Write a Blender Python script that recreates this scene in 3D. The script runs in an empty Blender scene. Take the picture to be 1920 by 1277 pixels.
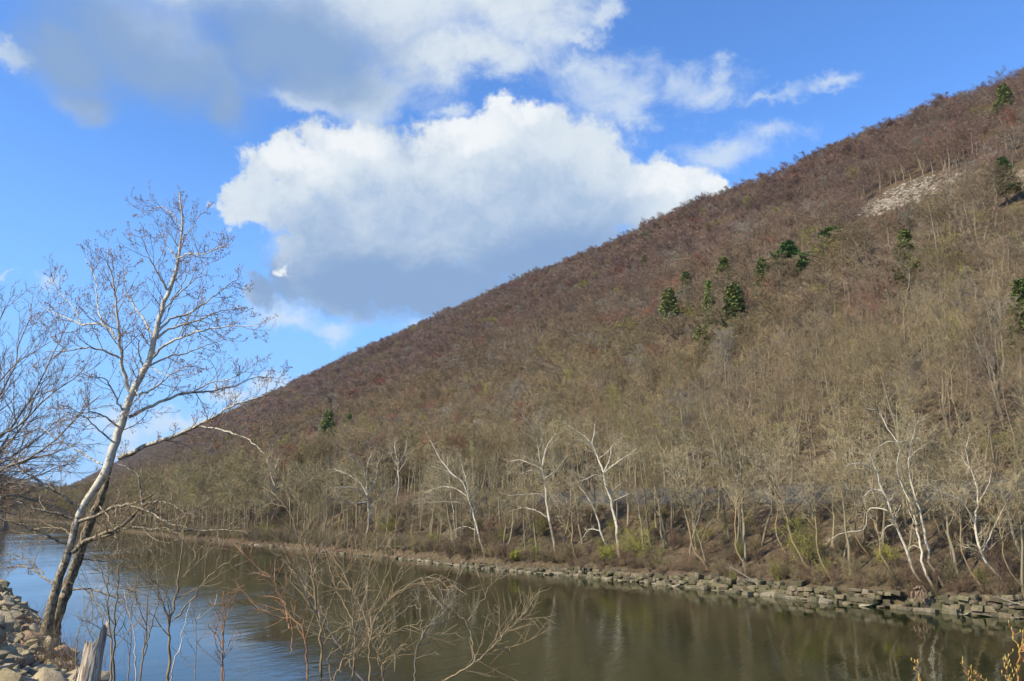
import bpy, math, random
import numpy as np
from mathutils import Vector
R = math.radians
rng = np.random.default_rng(7)
random.seed(7)
SC = bpy.context.scene
COL = SC.collection

# ------------------------------------------------------------------ camera
EYE = 9.0                                   # metres above the river
FPX = 1920 * 28 / 36
TILT = math.atan((955 - 638.5) / FPX)
cam_d = bpy.data.cameras.new('camera'); cam = bpy.data.objects.new('camera', cam_d); COL.objects.link(cam)
cam_d.lens = 28; cam_d.sensor_width = 36; cam_d.clip_start = 0.1; cam_d.clip_end = 30000
cam.location = (0, 0, EYE); cam.rotation_euler = (math.pi / 2 + TILT, 0, 0)
SC.camera = cam

# ------------------------------------------------------------------ look
SC.view_settings.view_transform = 'Standard'
SC.view_settings.look = 'None'
SC.view_settings.gamma = 1
SC.view_settings.use_curve_mapping = False
SC.view_settings.exposure = 0.6
SC.render.engine = 'CYCLES'
SC.cycles.use_denoising = True
SC.cycles.max_bounces = 5
SC.cycles.diffuse_bounces = 2
SC.cycles.glossy_bounces = 3
SC.cycles.transmission_bounces = 2
SC.cycles.volume_bounces = 0
SC.cycles.caustics_reflective = False
SC.cycles.caustics_refractive = False
SC.cycles.use_light_tree = False

SUN_AZ, SUN_EL = -120, 37                   # degrees clockwise from the view direction / above the horizon
sun_d = bpy.data.lights.new('sun', 'SUN'); sun = bpy.data.objects.new('sun', sun_d); COL.objects.link(sun)
sun_d.energy = 4.5; sun_d.angle = R(0.53); sun_d.color = (1, 0.87, 0.64)
sv = Vector((math.sin(R(SUN_AZ)) * math.cos(R(SUN_EL)), math.cos(R(SUN_AZ)) * math.cos(R(SUN_EL)), math.sin(R(SUN_EL))))
sun.rotation_euler = sv.to_track_quat('Z', 'Y').to_euler()
sun['label'] = 'late afternoon sun'

def ray(px, py):
    X = (px - 960) / FPX; Y = -(py - 638.5) / FPX
    return np.array([X, math.cos(TILT) - Y * math.sin(TILT), math.sin(TILT) + Y * math.cos(TILT)])
def at(px, py, dep):
    """the point seen at a pixel of the photograph, dep metres ahead"""
    d = ray(px, py); k = dep / d[1]
    return np.array([d[0] * k, dep, EYE + d[2] * k])
def pix(P):
    P = np.asarray(P, float); x = P[..., 0]; y = P[..., 1]; z = P[..., 2] - EYE
    dep = y * math.cos(TILT) + z * math.sin(TILT); up = -y * math.sin(TILT) + z * math.cos(TILT)
    dep = np.where(np.abs(dep) < 1e-6, 1e-6, dep)
    return 960 + FPX * x / dep, 638.5 - FPX * up / dep, dep
def azel(px, py):
    d = ray(px, py); return math.degrees(math.atan2(d[0], d[1])), math.degrees(math.asin(d[2] / np.linalg.norm(d)))

# ------------------------------------------------------------------ node helper
class NT:
    def __init__(s, tree): s.t = tree; s.n = tree.nodes; s.l = tree.links
    def new(s, typ, **kw):
        n = s.n.new(typ)
        for k, v in kw.items(): setattr(n, k, v)
        return n
    def put(s, sock, v):
        if isinstance(v, bpy.types.NodeSocket): s.l.new(v, sock)
        elif v is not None: sock.default_value = v
    def math(s, op, a, b=None, c=None, clamp=False):
        n = s.new('ShaderNodeMath', operation=op, use_clamp=clamp); s.put(n.inputs[0], a); s.put(n.inputs[1], b)
        if c is not None: s.put(n.inputs[2], c)
        return n.outputs[0]
    def vec(s, op, a, b=None, c=None, out=0):
        n = s.new('ShaderNodeVectorMath', operation=op); s.put(n.inputs[0], a)
        if b is not None: s.put(n.inputs[1], b)
        if c is not None: s.put(n.inputs[2], c)
        return n.outputs[out]
    def smooth(s, v, a, b, lo=0.0, hi=1.0):
        n = s.new('ShaderNodeMapRange', interpolation_type='SMOOTHSTEP'); s.put(n.inputs[0], v)
        for i, x in ((1, a), (2, b), (3, lo), (4, hi)): s.put(n.inputs[i], x)
        return n.outputs[0]
    def mix(s, f, a, b, blend='MIX'):
        n = s.new('ShaderNodeMix', data_type='RGBA', blend_type=blend); s.put(n.inputs[0], f)
        for i, v in ((6, a), (7, b)):
            if isinstance(v, tuple) and len(v) == 3: v = v + (1,)
            s.put(n.inputs[i], v)
        return n.outputs[2]
    def noise(s, v, scale, detail=3, rough=.5, dist=0, out=0, dim='3D'):
        n = s.new('ShaderNodeTexNoise', noise_dimensions=dim); s.put(n.inputs['Vector'], v)
        n.inputs['Scale'].default_value = scale; n.inputs['Detail'].default_value = detail
        n.inputs['Roughness'].default_value = rough; n.inputs['Distortion'].default_value = dist
        return n.outputs[out]

# ------------------------------------------------------------------ sky with clouds (a function of direction only)
world = bpy.data.worlds.new('World'); SC.world = world; world.use_nodes = True
w = NT(world.node_tree); w.n.clear()
SKY_K = 0.145
sky = w.new('ShaderNodeTexSky', sky_type='NISHITA', sun_disc=False)
sky.sun_elevation = R(SUN_EL); sky.sun_rotation = R(SUN_AZ) % (2 * math.pi)
sky.altitude = 150; sky.air_density = 1.0; sky.dust_density = 0.3; sky.ozone_density = 2.5
tc = w.new('ShaderNodeTexCoord'); D = tc.outputs['Generated']
sep = w.new('ShaderNodeSeparateXYZ'); w.put(sep.inputs[0], D)
azn = w.math('DEGREES', w.math('ARCTAN2', sep.outputs[0], sep.outputs[1]))
eln = w.math('DEGREES', w.math('ARCSINE', sep.outputs[2]))
cmb = w.new('ShaderNodeCombineXYZ'); w.put(cmb.inputs[0], azn); w.put(cmb.inputs[1], eln); AE = cmb.outputs[0]
n1 = w.noise(D, 6, 6, .62, 0, 1); n2 = w.noise(D, 26, 6, .65, 0, 1)
warp = w.vec('ADD', w.vec('MULTIPLY', w.vec('SUBTRACT', n1, (.5, .5, .5)), (7, 6, 0)), w.vec('MULTIPLY', w.vec('SUBTRACT', n2, (.5, .5, .5)), (3.4, 3.2, 0)))
P = w.vec('ADD', AE, warp)
P2 = w.vec('ADD', AE, w.vec('MULTIPLY', w.vec('SUBTRACT', n1, (.5, .5, .5)), (8, 7, 0)))
fb = w.math('SUBTRACT', w.noise(D, 12, 10, .68), .5)
fb2 = w.math('SUBTRACT', w.noise(w.vec('MULTIPLY', D, (1, 1, 1.7)), 9, 9, .66, .6), .5)
def field(blobs, P):
    acc = None
    for (x, y, rx, ry) in blobs:
        a, e = azel(x, y); a2, _ = azel(x + 20, y); _, e2 = azel(x, y - 20)
        rx_ = rx * (a2 - a) / 20; ry_ = ry * (e2 - e) / 20
        v = w.vec('MULTIPLY_ADD', P, (1 / rx_, 1 / ry_, 0), (-a / rx_, -e / ry_, 0))
        l = w.vec('LENGTH', v, out=1)
        if acc is None: acc = l
        else:
            m = w.new('ShaderNodeMath', operation='SMOOTH_MIN'); w.put(m.inputs[0], acc); w.put(m.inputs[1], l); m.inputs[2].default_value = .25; acc = m.outputs[0]
    return w.math('SUBTRACT', 1, acc)
# big grey cloud at the top left, running out to the right in white
A_soft = [(230, 60, 190, 110), (120, 110, 120, 80), (330, 130, 220, 105), (440, 190, 60, 80), (560, 60, 190, 120), (760, 20, 260, 110), (960, 10, 170, 90), (640, 150, 150, 60), (150, 190, 70, 40),
          (300, -120, 400, 170), (850, -120, 330, 170), (860, 110, 170, 50)]
# the cumulus over the ridge
B_body = [(560, 330, 95, 75), (470, 385, 60, 55), (690, 300, 120, 85), (860, 290, 120, 75), (975, 265, 95, 80), (900, 380, 300, 150), (1080, 340, 130, 115), (720, 440, 230, 140), (1180, 370, 120, 85),
          (1270, 355, 95, 55), (1000, 450, 200, 110), (640, 520, 130, 90), (830, 540, 220, 80), (560, 480, 45, 60), (540, 390, 75, 55), (500, 545, 50, 40), (1330, 365, 50, 30)]
C_wisp = [(1150, 175, 95, 70), (1090, 130, 60, 35), (1180, 215, 70, 40), (1330, 160, 95, 48), (1350, 130, 40, 35), (1430, 178, 80, 24), (1365, 285, 110, 42), (1450, 250, 80, 34), (1560, 150, 60, 22), (1160, 35, 30, 25), (1100, 72, 45, 16), (1222, 292, 22, 14),
          (840, 205, 38, 18), (95, 525, 45, 22), (12, 108, 32, 22), (5, 510, 22, 10), (545, 590, 75, 40), (620, 615, 60, 24), (710, 190, 55, 70), (590, 190, 60, 24), (960, 110, 120, 55), (555, 728, 60, 20), (330, 785, 110, 26),
          (450, 740, 60, 18), (230, 800, 90, 30), (800, 612, 60, 18), (1130, 150, 100, 40), (690, 170, 120, 40), (1000, 60, 120, 60), (300, 850, 120, 30)]
fa = field(A_soft, w.vec('ADD', P2, w.vec('MULTIPLY', w.vec('SUBTRACT', n2, (.5, .5, .5)), (1.8, 1.6, 0)))); fbody = field(B_body, P); fc = field(C_wisp, P)
aA = w.smooth(w.math('ADD', fa, w.math('MULTIPLY', fb2, .9)), -.36, .75)
aB = w.smooth(w.math('ADD', fbody, w.math('MULTIPLY', fb, 1.2)), -.02, w.smooth(eln, 9, 21, .7, .28))
aC = w.smooth(w.math('ADD', fc, w.math('MULTIPLY', fb2, 2.6)), -.30, 1.05, 0, .78)
# the same kind of broken cloud goes on round the rest of the sky
den = w.math('ADD', w.math('MAXIMUM', sep.outputs[2], 0), .12)
dv = w.new('ShaderNodeCombineXYZ'); w.put(dv.inputs[0], w.math('DIVIDE', sep.outputs[0], den)); w.put(dv.inputs[1], w.math('DIVIDE', sep.outputs[1], den))
gen = w.noise(dv.outputs[0], .9, 7, .58, .3)
a0, e0 = azel(960, 500)
fr = w.vec('LENGTH', w.vec('MULTIPLY_ADD', AE, (1 / 46, 1 / 36, 0), (-a0 / 46, -e0 / 36, 0)), out=1)
aG = w.math('MULTIPLY', w.smooth(gen, .54, .66), w.smooth(fr, .95, 1.25))
# tone of the clouds: lit tops, blue-grey undersides
s_dark = field([(300, 170, 330, 130), (420, 210, 140, 90), (150, 90, 260, 150), (520, 90, 230, 110), (870, 545, 330, 85), (680, 520, 150, 80), (1010, 490, 190, 70), (520, 520, 80, 60), (560, 580, 100, 35)], P2)
s_mid = field([(980, 380, 150, 80), (600, 420, 100, 50), (770, 225, 60, 60), (830, 400, 160, 60), (1100, 400, 90, 70)], P2)
mid = w.smooth(w.math('ADD', s_mid, w.math('MULTIPLY', fb, 1.3)), -.55, .5, 0, .95)
sh = w.smooth(w.math('ADD', s_dark, w.math('MULTIPLY', fb2, .7)), -.55, .55)
s_bright = field([(1250, 345, 110, 45), (870, 250, 90, 40), (560, 300, 100, 45), (1340, 350, 40, 30), (680, 265, 90, 40), (960, 215, 80, 30), (545, 488, 16, 12)], P)
br = w.smooth(w.math('ADD', s_bright, w.math('MULTIPLY', fb, 1.1)), -.2, .7)
k = .66 / SKY_K
def kc(c): return tuple(x * k for x in c)
ctone = w.mix(mid, kc((.68, .77, .85)), kc((.42, .55, .74)))
ctone = w.mix(sh, ctone, kc((.26, .40, .64)))
ctone = w.mix(w.math('MULTIPLY', w.math('ADD', fb, .35), w.math('SUBTRACT', .6, w.math('MAXIMUM', sh, w.math('MULTIPLY', mid, .6))), None, True), ctone, kc((.82, .88, .92)))
ctone = w.mix(w.math('MULTIPLY', br, .9), ctone, kc((.93, .96, .97)))
bil = w.noise(w.vec('ADD', D, w.vec('MULTIPLY', w.vec('SUBTRACT', n2, (.5, .5, .5)), (.05, .05, .05))), 34, 7, .62)
ctone = w.mix(w.math('MULTIPLY', w.math('MULTIPLY', w.smooth(bil, .40, .66), .34), w.math('SUBTRACT', 1, sh)), ctone, w.mix(.5, ctone, kc((.95, .98, 1.0))))
ctone = w.mix(w.math('MULTIPLY', w.smooth(bil, .50, .32), .13), ctone, kc((.30, .43, .65)))
skyc = w.mix(1.0, sky.outputs[0], (.56, .86, 1.22), 'MULTIPLY')
skyc = w.mix(w.smooth(w.math('ABSOLUTE', eln), 28, 1, 0, .85), skyc, kc((.29, .60, 1.12)))
c = w.mix(aC, skyc, kc((.70, .80, .90)))
c = w.mix(aG, c, w.mix(w.smooth(gen, .6, .8), kc((.74, .82, .89)), kc((.35, .47, .66))))
c = w.mix(w.math('MULTIPLY', aA, .93), c, ctone)
c = w.mix(w.math('MULTIPLY', aB, .97), c, ctone)
bg = w.new('ShaderNodeBackground'); w.put(bg.inputs[0], c); bg.inputs[1].default_value = SKY_K
wo = w.new('ShaderNodeOutputWorld'); w.put(wo.inputs[0], bg.outputs[0])
world.cycles.sampling_method = 'MANUAL'; world.cycles.sample_map_resolution = 512

# ------------------------------------------------------------------ materials
def mat(name, rough=.85, spec=.25):
    m = bpy.data.materials.new(name); m.use_nodes = True; n = NT(m.node_tree)
    b = n.n['Principled BSDF']; b.inputs['Roughness'].default_value = rough; b.inputs['Specular IOR Level'].default_value = spec
    return m, n, b
def objco(n): return n.new('ShaderNodeTexCoord').outputs['Object']
def geop(n): return n.new('ShaderNodeNewGeometry').outputs['Position']
def bump(n, b, h, strength=.5, dist=.02):
    k = n.new('ShaderNodeBump'); k.inputs['Strength'].default_value = strength; k.inputs['Distance'].default_value = dist
    n.put(k.inputs['Height'], h); n.put(b.inputs['Normal'], k.outputs[0])
def simple(name, c1, c2, scale, rough=.9, bmp=.0, dist=.02, detail=4, pos=True):
    m, n, b = mat(name, rough); v = geop(n) if pos else objco(n)
    f = n.noise(v, scale, detail, .6)
    n.put(b.inputs['Base Color'], n.mix(n.smooth(f, .35, .65), c1, c2))
    if bmp: bump(n, b, n.noise(v, scale * 2.3, 5, .65), bmp, dist)
    return m
M = {}
# bark and twigs of the woods: colour comes from each tree
def tree_mats(kind):
    out = []
    for part in ('bark', 'twigs'):
        m, n, b = mat(f'{kind}_{part}', .9, .15)
        if kind == 'wood': col = n.new('ShaderNodeObjectInfo').outputs['Color']
        else:
            a = n.new('ShaderNodeAttribute', attribute_type='INSTANCER', attribute_name='tint'); col = a.outputs['Color']
        f = n.noise(geop(n), .9 if part == 'bark' else .12, 3, .6)
        if part == 'bark':
            base = n.mix(.45, col, (.34, .30, .22))
            col = n.mix(f, n.mix(.55, base, (.10, .085, .065)), base)
        else: col = n.mix(n.smooth(f, .3, .7), n.mix(1, col, (.78, .78, .80), 'MULTIPLY'), n.mix(1, col, (1.2, 1.18, 1.12), 'MULTIPLY'))
        n.put(b.inputs['Base Color'], col); out.append(m)
    return out
M['wood'] = tree_mats('wood'); M['forest'] = tree_mats('forest')
def sycamore(name, lo=.38, white=(.62, .565, .45), tan=(.33, .275, .18), dark=(.105, .078, .052), scale=9):
    m, n, b = mat(name, .75, .2); v = geop(n)
    at_ = n.new('ShaderNodeAttribute', attribute_name='pale'); pale = at_.outputs['Fac']
    vv = n.vec('MULTIPLY', v, (1, 1, .55))
    f = n.noise(vv, scale, 4, .6, .4); g = n.noise(vv, scale * 2.6, 3, .6)
    base = n.mix(n.smooth(g, .4, .6), tan, dark)
    amt = n.smooth(n.math('ADD', f, n.math('MULTIPLY', n.math('SUBTRACT', pale, .5), .9)), lo, lo + .1)
    bc = n.mix(amt, base, n.mix(n.smooth(g, .45, .65), white, (white[0] * .72, white[1] * .72, white[2] * .66)))
    n.put(b.inputs['Base Color'], bc); bump(n, b, n.math('ADD', f, n.math('MULTIPLY', g, .6)), .6, .012)
    return m
M['syc'] = sycamore('sycamore_bark', .47)
M['syc_far'] = sycamore('far_sycamore_bark', .42, (.62, .57, .455), (.36, .30, .205), (.22, .175, .12), 2.2)
M['dark_bark'] = simple('dark_bark', (.05, .04, .03), (.13, .10, .075), 14, .95, .8, .02)
M['syc_twig'] = simple('sycamore_twigs', (.24, .175, .105), (.36, .29, .18), 3, .8)
M['syc_twig_far'] = simple('far_sycamore_twigs', (.33, .275, .17), (.45, .385, .25), 1, .8)
M['bud'] = simple('reddish_buds', (.42, .17, .11), (.36, .23, .14), 5, .8)
M['grey_twig'] = simple('grey_twigs', (.22, .17, .125), (.32, .26, .19), 3, .85)
M['sap_tan'] = simple('tan_sapling_bark', (.235, .17, .092), (.33, .255, .15), 9, .7, .3, .004)
M['sap_grey'] = simple('grey_sapling_bark', (.20, .17, .13), (.34, .30, .23), 9, .75, .3, .004)
M['sap_white'] = simple('bleached_stem', (.50, .47, .40), (.62, .60, .55), 12, .8)
M['sap_red'] = simple('reddish_stem', (.28, .145, .075), (.36, .22, .12), 9, .7)
M['sap_orange'] = simple('orange_stem', (.40, .17, .06), (.46, .25, .09), 9, .6)
M['yellow_bud'] = simple('yellow_buds', (.45, .38, .08), (.55, .40, .10), 9, .6)
M['needle'] = None
def needle(name, a, b_):
    m, n, b = mat(name, .75, .2)
    f = n.noise(geop(n), .8, 4, .6); oi = n.new('ShaderNodeObjectInfo').outputs['Random']
    n.put(b.inputs['Base Color'], n.mix(n.smooth(n.math('ADD', f, n.math('MULTIPLY', n.math('SUBTRACT', oi, .5), .3)), .3, .7), a, b_)); return m
M['needle'] = needle('dark_needles', (.10, .135, .045), (.22, .25, .085))
M['needle_bright'] = needle('bright_needles', (.07, .15, .045), (.16, .26, .07))
M['leaf_green'] = simple('budding_leaves', (.20, .21, .035), (.34, .34, .07), 1.2, .8)
M['brush'] = simple('brown_brush', (.16, .105, .07), (.26, .185, .12), .8, .9)

# ------------------------------------------------------------------ frame along the river
AZ = math.atan2(*ray(0, 955)[:2])
TV = np.array([math.sin(AZ), math.cos(AZ)]); SV = np.array([math.cos(AZ), -math.sin(AZ)])
def xy(s, t): return s * SV[0] + t * TV[0], s * SV[1] + t * TV[1]
def st(x, y): return x * SV[0] + y * SV[1], x * TV[0] + y * TV[1]
FAR = np.array([(-600, 130), (-100, 92), (0, 78), (37, 74), (50, 71), (64, 70.5), (86, 69.3), (111, 64.6), (136, 64.6), (170, 61), (214, 57), (272, 50.6), (400, 45), (530, 40), (700, 35), (970, 8), (1200, -70), (1500, -220), (2000, -600), (2600, -1200)])
ALPHA = math.atan2(*ray(0, 955)[:2]) - math.atan2(*ray(-130, 955)[:2])
NEAR = np.array([(-600, 60), (0, 6.9), (60, 6.9 - 60 * math.tan(ALPHA)), (100, -2.5), (150, -8), (250, -4), (400, 4), (600, 6), (800, -4), (1000, -70), (1300, -230), (1700, -560), (2400, -1300)])
def sfar(t): return np.interp(t, FAR[:, 0], FAR[:, 1])
def snear(t): return np.interp(t, NEAR[:, 0], NEAR[:, 1])
def wob(x, y, sc, seed=0):
    r = np.random.default_rng(seed); o = 0
    for i in range(7):
        a = r.uniform(0, 2 * math.pi); kf = 2 * math.pi / sc * r.uniform(.5, 2.2); p = r.uniform(0, 6.28)
        o = o + np.sin((x * math.cos(a) + y * math.sin(a)) * kf + p) * r.uniform(.5, 1)
    return o / 4
RIDGE_T = np.array([(0, 1.0), (225, .94), (480, .992), (800, 1.0), (1300, .995), (2000, .96), (2800, .94), (3600, .94), (4600, .90), (5600, .5), (7000, .2)])
def hgt(s, t):
    s = np.asarray(s, float); t = np.asarray(t, float)
    d = s - sfar(t); e = snear(t) - s
    # far side: stones, wooded bank, rail embankment, mountain
    dn = np.interp(d, [-6, -.6, 0, .8, 3, 10, 17.5, 21.5, 31, 40], [-2.5, -.8, -.3, 1.45, 1.9, 4.9, 9.7, 12.1, 12.15, 14.5])
    low = np.clip((t - 330) / 300, 0, 1)                       # the embankment runs out into a wooded flat far off
    dl = np.interp(d, [-6, 0, 1.5, 10, 40], [-2.5, -.3, 1.2, 3.0, 9])
    dn = dn * (1 - low) + dl * low
    s0 = sfar(t) + 31 + np.clip((t - 330) / 300, 0, 1) * 20
    u = np.maximum(s - np.maximum(s0, 105), 0)
    rise = np.interp(u, [0, 20, 60, 150, 250, 380, 420, 455, 500, 600, 900, 2000], [0, 9, 31, 86, 150, 243, 267, 277, 275, 250, 170, 60])
    f = np.interp(t, RIDGE_T[:, 0], RIDGE_T[:, 1])
    rise = rise * (1 + (f - 1) * np.clip(u / 120, 0, 1))
    rise = rise + wob(s, t, 150, 3) * 6.0 * np.clip(u / 120, 0, 1) * np.clip((560 - s) / 160, .35, 1) + wob(s, t, 480, 5) * 9 * np.clip(u / 200, 0, 1) * np.clip((560 - s) / 160, .35, 1)
    base = np.where(d > 40, np.interp(d, [40, 80], [14.5, 15.5]) * (1 - low) + 9 * low, dn)
    base = np.minimum(base, np.where(d > 31, 12.15 + (d - 31) * .26, 99)) if True else base
    farz = np.where(u > 0, np.maximum(base, 0) + rise, base)
    # near side
    nn = np.interp(e, [-6, -.5, 0, 4.3, 6.9, 9, 14, 40], [-2.5, -.5, 0, 6.0, 7.35, 7.4, 7.5, 7.6])
    nl = np.interp(e, [-6, 0, 2, 20, 80, 400, 1200], [-2.5, 0, 1.3, 3, 8, 40, 110])
    nl = nl + np.maximum(wob(s, t, 700, 9), 0) * 14 * np.clip(e / 300, 0, 1)
    q = np.clip((t - 45) / 60, 0, 1); nn = nn * (1 - q) + nl * q
    z = np.where(d > -6, farz, np.where(e > -6, nn, -2.5))
    # the ridge that closes the valley far off
    dist_ridge = 205 * np.exp(-((t - 5600 - .10 * s) / 900) ** 2) * np.clip((900 - s) / 900, 0, 1) + 120 * np.exp(-((t - 4200 - .3 * s) / 600) ** 2) * np.clip((-120 - s) / 500, 0, 1)
    return np.maximum(z, dist_ridge * 1.0 + np.minimum(z, 0))
def ground(x, y):
    s, t = st(np.asarray(x, float), np.asarray(y, float)); return hgt(s, t)
def hit(px, py, lo=3, hi=6000):
    """where the line of sight through a pixel meets the land"""
    d = ray(px, py); d = d / d[1]
    k = np.geomspace(lo, hi, 6000); z = EYE + d[2] * k; g = ground(d[0] * k, k)
    i = np.argmax(z <= g)
    if z[i] > g[i]: return None
    return np.array([d[0] * k[i], k[i], g[i]])
def hit_d(px, py, doff):
    """where the line of sight crosses the far bank doff metres behind the waterline"""
    d = ray(px, py); k = np.linspace(30, 900, 9000); s, t = st(d[0] * k, k); i = np.argmax(s >= sfar(t) + doff)
    return np.array([d[0] * k[i], k[i], float(ground(d[0] * k[i], k[i]))])

def mesh_obj(name, verts, faces, mats, parent=None, smooth=False, kind=None, link=True):
    me = bpy.data.meshes.new(name); me.from_pydata(verts, [], faces)
    for m in mats: me.materials.append(m)
    if smooth: me.polygons.foreach_set('use_smooth', [True] * len(me.polygons))
    o = bpy.data.objects.new(name, me)
    if link: COL.objects.link(o)
    if parent: o.parent = parent
    if kind: o['kind'] = kind
    return o
def np_mesh(name, V, F):
    """mesh from arrays; F is a list of (m,k) index arrays"""
    me = bpy.data.meshes.new(name); me.vertices.add(len(V)); me.vertices.foreach_set('co', np.ascontiguousarray(V, np.float32).ravel())
    nl = sum(f.size for f in F); npol = sum(len(f) for f in F)
    me.loops.add(nl); me.polygons.add(npol)
    me.loops.foreach_set('vertex_index', np.concatenate([f.ravel() for f in F]).astype(np.int32))
    tot = np.concatenate([np.full(len(f), f.shape[1]) for f in F]); st_ = np.concatenate([[0], np.cumsum(tot)[:-1]])
    me.polygons.foreach_set('loop_start', st_.astype(np.int32)); me.polygons.foreach_set('loop_total', tot.astype(np.int32))
    me.update(calc_edges=True); return me
def tag(o, label, cat, group=None, kind=None):
    o['label'] = label; o['category'] = cat
    if group: o['group'] = group
    if kind: o['kind'] = kind
    return o
def empty(name, loc):
    o = bpy.data.objects.new(name, None); o.empty_display_size = .3; COL.objects.link(o); o.location = [float(v) for v in loc]; return o

# ------------------------------------------------------------------ land as one sheet
def axis(*segs):
    out = []
    for a, b, stp in segs: out += list(np.arange(a, b, stp))
    return np.array(out + [segs[-1][1]])
Sx = np.concatenate([-np.geomspace(4500, 14, 70), axis((-13.8, 12, .3), (12, 60, 4)), [60.01], axis((61, 104, .7), (104, 130, 2), (130, 620, 8)), np.geomspace(640, 5000, 25)])
Tx = np.concatenate([-np.geomspace(900, 3, 20), axis((-2.8, 40, .45), (40, 330, 3.0), (330, 700, 10)), np.geomspace(715, 12000, 110)])
SS, TT = np.meshgrid(np.unique(Sx), np.unique(Tx)); ZZ = hgt(SS, TT)
near = (np.exp(-((TT - 10) / 40) ** 2) * (SS < 12) * (SS > -14))
ZZ = ZZ + near * (wob(SS * 3, TT * 3, 4, 21) * .10) + ((SS - sfar(TT) > 2) & (SS - sfar(TT) < 34)) * wob(SS, TT, 5, 8) * .12
XX, YY = xy(SS, TT); nT, nS = SS.shape
ii = np.arange(nT * nS).reshape(nT, nS)
F = np.stack([ii[:-1, :-1], ii[:-1, 1:], ii[1:, 1:], ii[1:, :-1]], -1).reshape(-1, 4)
me = np_mesh('ground', np.stack([XX, YY, ZZ], -1).reshape(-1, 3), [F]); me.polygons.foreach_set('use_smooth', [True] * len(me.polygons))
gnd = bpy.data.objects.new('ground', me); COL.objects.link(gnd); gnd['kind'] = 'structure'; gnd['label'] = 'leaf-littered river banks and wooded mountainside'
m, n, b = mat('leaf_litter', .95, .1); v = geop(n)
f1 = n.noise(v, .06, 5, .6); f2 = n.noise(v, 1.3, 5, .7); f3 = n.noise(v, .012, 3, .5)
cc = n.mix(n.smooth(f2, .35, .68), (.058, .041, .028), (.155, .110, .074))
cc = n.mix(n.math('MULTIPLY', n.smooth(f1, .5, .65), .6), cc, (.13, .105, .06)); cc = n.mix(n.math('MULTIPLY', n.smooth(f3, .45, .6), .2), cc, (.09, .09, .045))
n.put(b.inputs['Base Color'], cc); bump(n, b, n.noise(v, 2.2, 6, .7), .8, .25); me.materials.append(m)

# ------------------------------------------------------------------ river
riv = mesh_obj('river', [(*xy(-4000, -500), 0), (*xy(500, -500), 0), (*xy(500, 6000), 0), (*xy(-4000, 6000), 0)], [(0, 1, 2, 3)], [], kind='structure')
riv['label'] = 'calm olive river reflecting hillside and sky'
m, n, b = mat('river_water', .04, .5); v = geop(n)
b.inputs['Base Color'].default_value = (.018, .022, .006, 1); b.inputs['IOR'].default_value = 1.33
mp = n.new('ShaderNodeMapping'); n.put(mp.inputs[0], v); mp.inputs['Rotation'].default_value = (0, 0, -AZ); vr = mp.outputs[0]
sv1 = n.vec('MULTIPLY', vr, (1.0, .45, 1)); w1 = n.noise(sv1, 1.5, 5, .6, .6); w2 = n.noise(n.vec('MULTIPLY', vr, (1, .3, 1)), .28, 4, .55, .8); w3 = n.noise(n.vec('MULTIPLY', vr, (1, .25, 1)), .06, 3, .5, .5)
patch = n.smooth(w3, .38, .66, .35, 1.6)
bump(n, b, n.math('ADD', n.math('MULTIPLY', n.math('MULTIPLY', w1, patch), .35), w2), .32, .10)
n.put(b.inputs['Roughness'], n.smooth(w3, .4, .7, .02, .10))
riv.data.materials.append(m)

# ------------------------------------------------------------------ branch growing
def norm(a): return a / np.maximum(np.linalg.norm(a, axis=-1, keepdims=True), 1e-9)
def grow(P, Rr, K, n, L, *args, rmax=9, **kw):
    C, q = grow_(P, Rr, K, n, L, *args, **kw)
    return C, np.minimum(q, rmax * q / np.maximum(q[:, :1], 1e-9))
def grow_(P, Rr, K, n, L, ang=(35, 60), t=(.25, 1), rr=.55, rmin=.004, trop=.1, wander=.15, taper=.25, rnd=rng, lenfall=.5, up=0.0):
    """K children on every parent polyline. P (M,m,3), Rr (M,m). L: child length as a factor of the parent's, or a number < 0 for metres"""
    Mn, mm, _ = P.shape
    ts = (np.arange(K)[None] + rnd.uniform(0, 1, (Mn, K))) / K; ts = t[0] + ts * (t[1] - t[0])
    x = ts * (mm - 1); i = np.minimum(x.astype(int), mm - 2); fr = (x - i)[..., None]
    a = np.arange(Mn)[:, None]
    p0 = P[a, i]; p1 = P[a, i + 1]; pos = p0 + (p1 - p0) * fr; tan = norm(p1 - p0)
    r0 = Rr[a, i] * (1 - fr[..., 0]) + Rr[a, i + 1] * fr[..., 0]
    rv = rnd.normal(size=tan.shape); rv[..., 2] += up; perp = norm(rv - (rv * tan).sum(-1, keepdims=True) * tan)
    an = np.radians(rnd.uniform(ang[0], ang[1], (Mn, K)))[..., None]
    d = norm(tan * np.cos(an) + perp * np.sin(an))
    plen = np.linalg.norm(np.diff(P, axis=1), axis=-1).sum(1)[:, None]
    Ls = (plen * L if L > 0 else -L) * rnd.uniform(.6, 1.15, (Mn, K)) * (1 - lenfall * (ts - t[0]) / max(t[1] - t[0], 1e-6))
    step = (Ls / (n - 1))[..., None]; pts = [pos]; dd = d
    for _ in range(n - 1):
        pts.append(pts[-1] + dd * step)
        dd = norm(dd + rnd.normal(size=dd.shape) * wander + np.array([0, 0, trop]))
    C = np.stack(pts, 2).reshape(Mn * K, n, 3)
    rc = np.maximum(r0 * rr, rmin).reshape(-1, 1)
    return C, rc * np.linspace(1, taper, n)[None]
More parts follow.
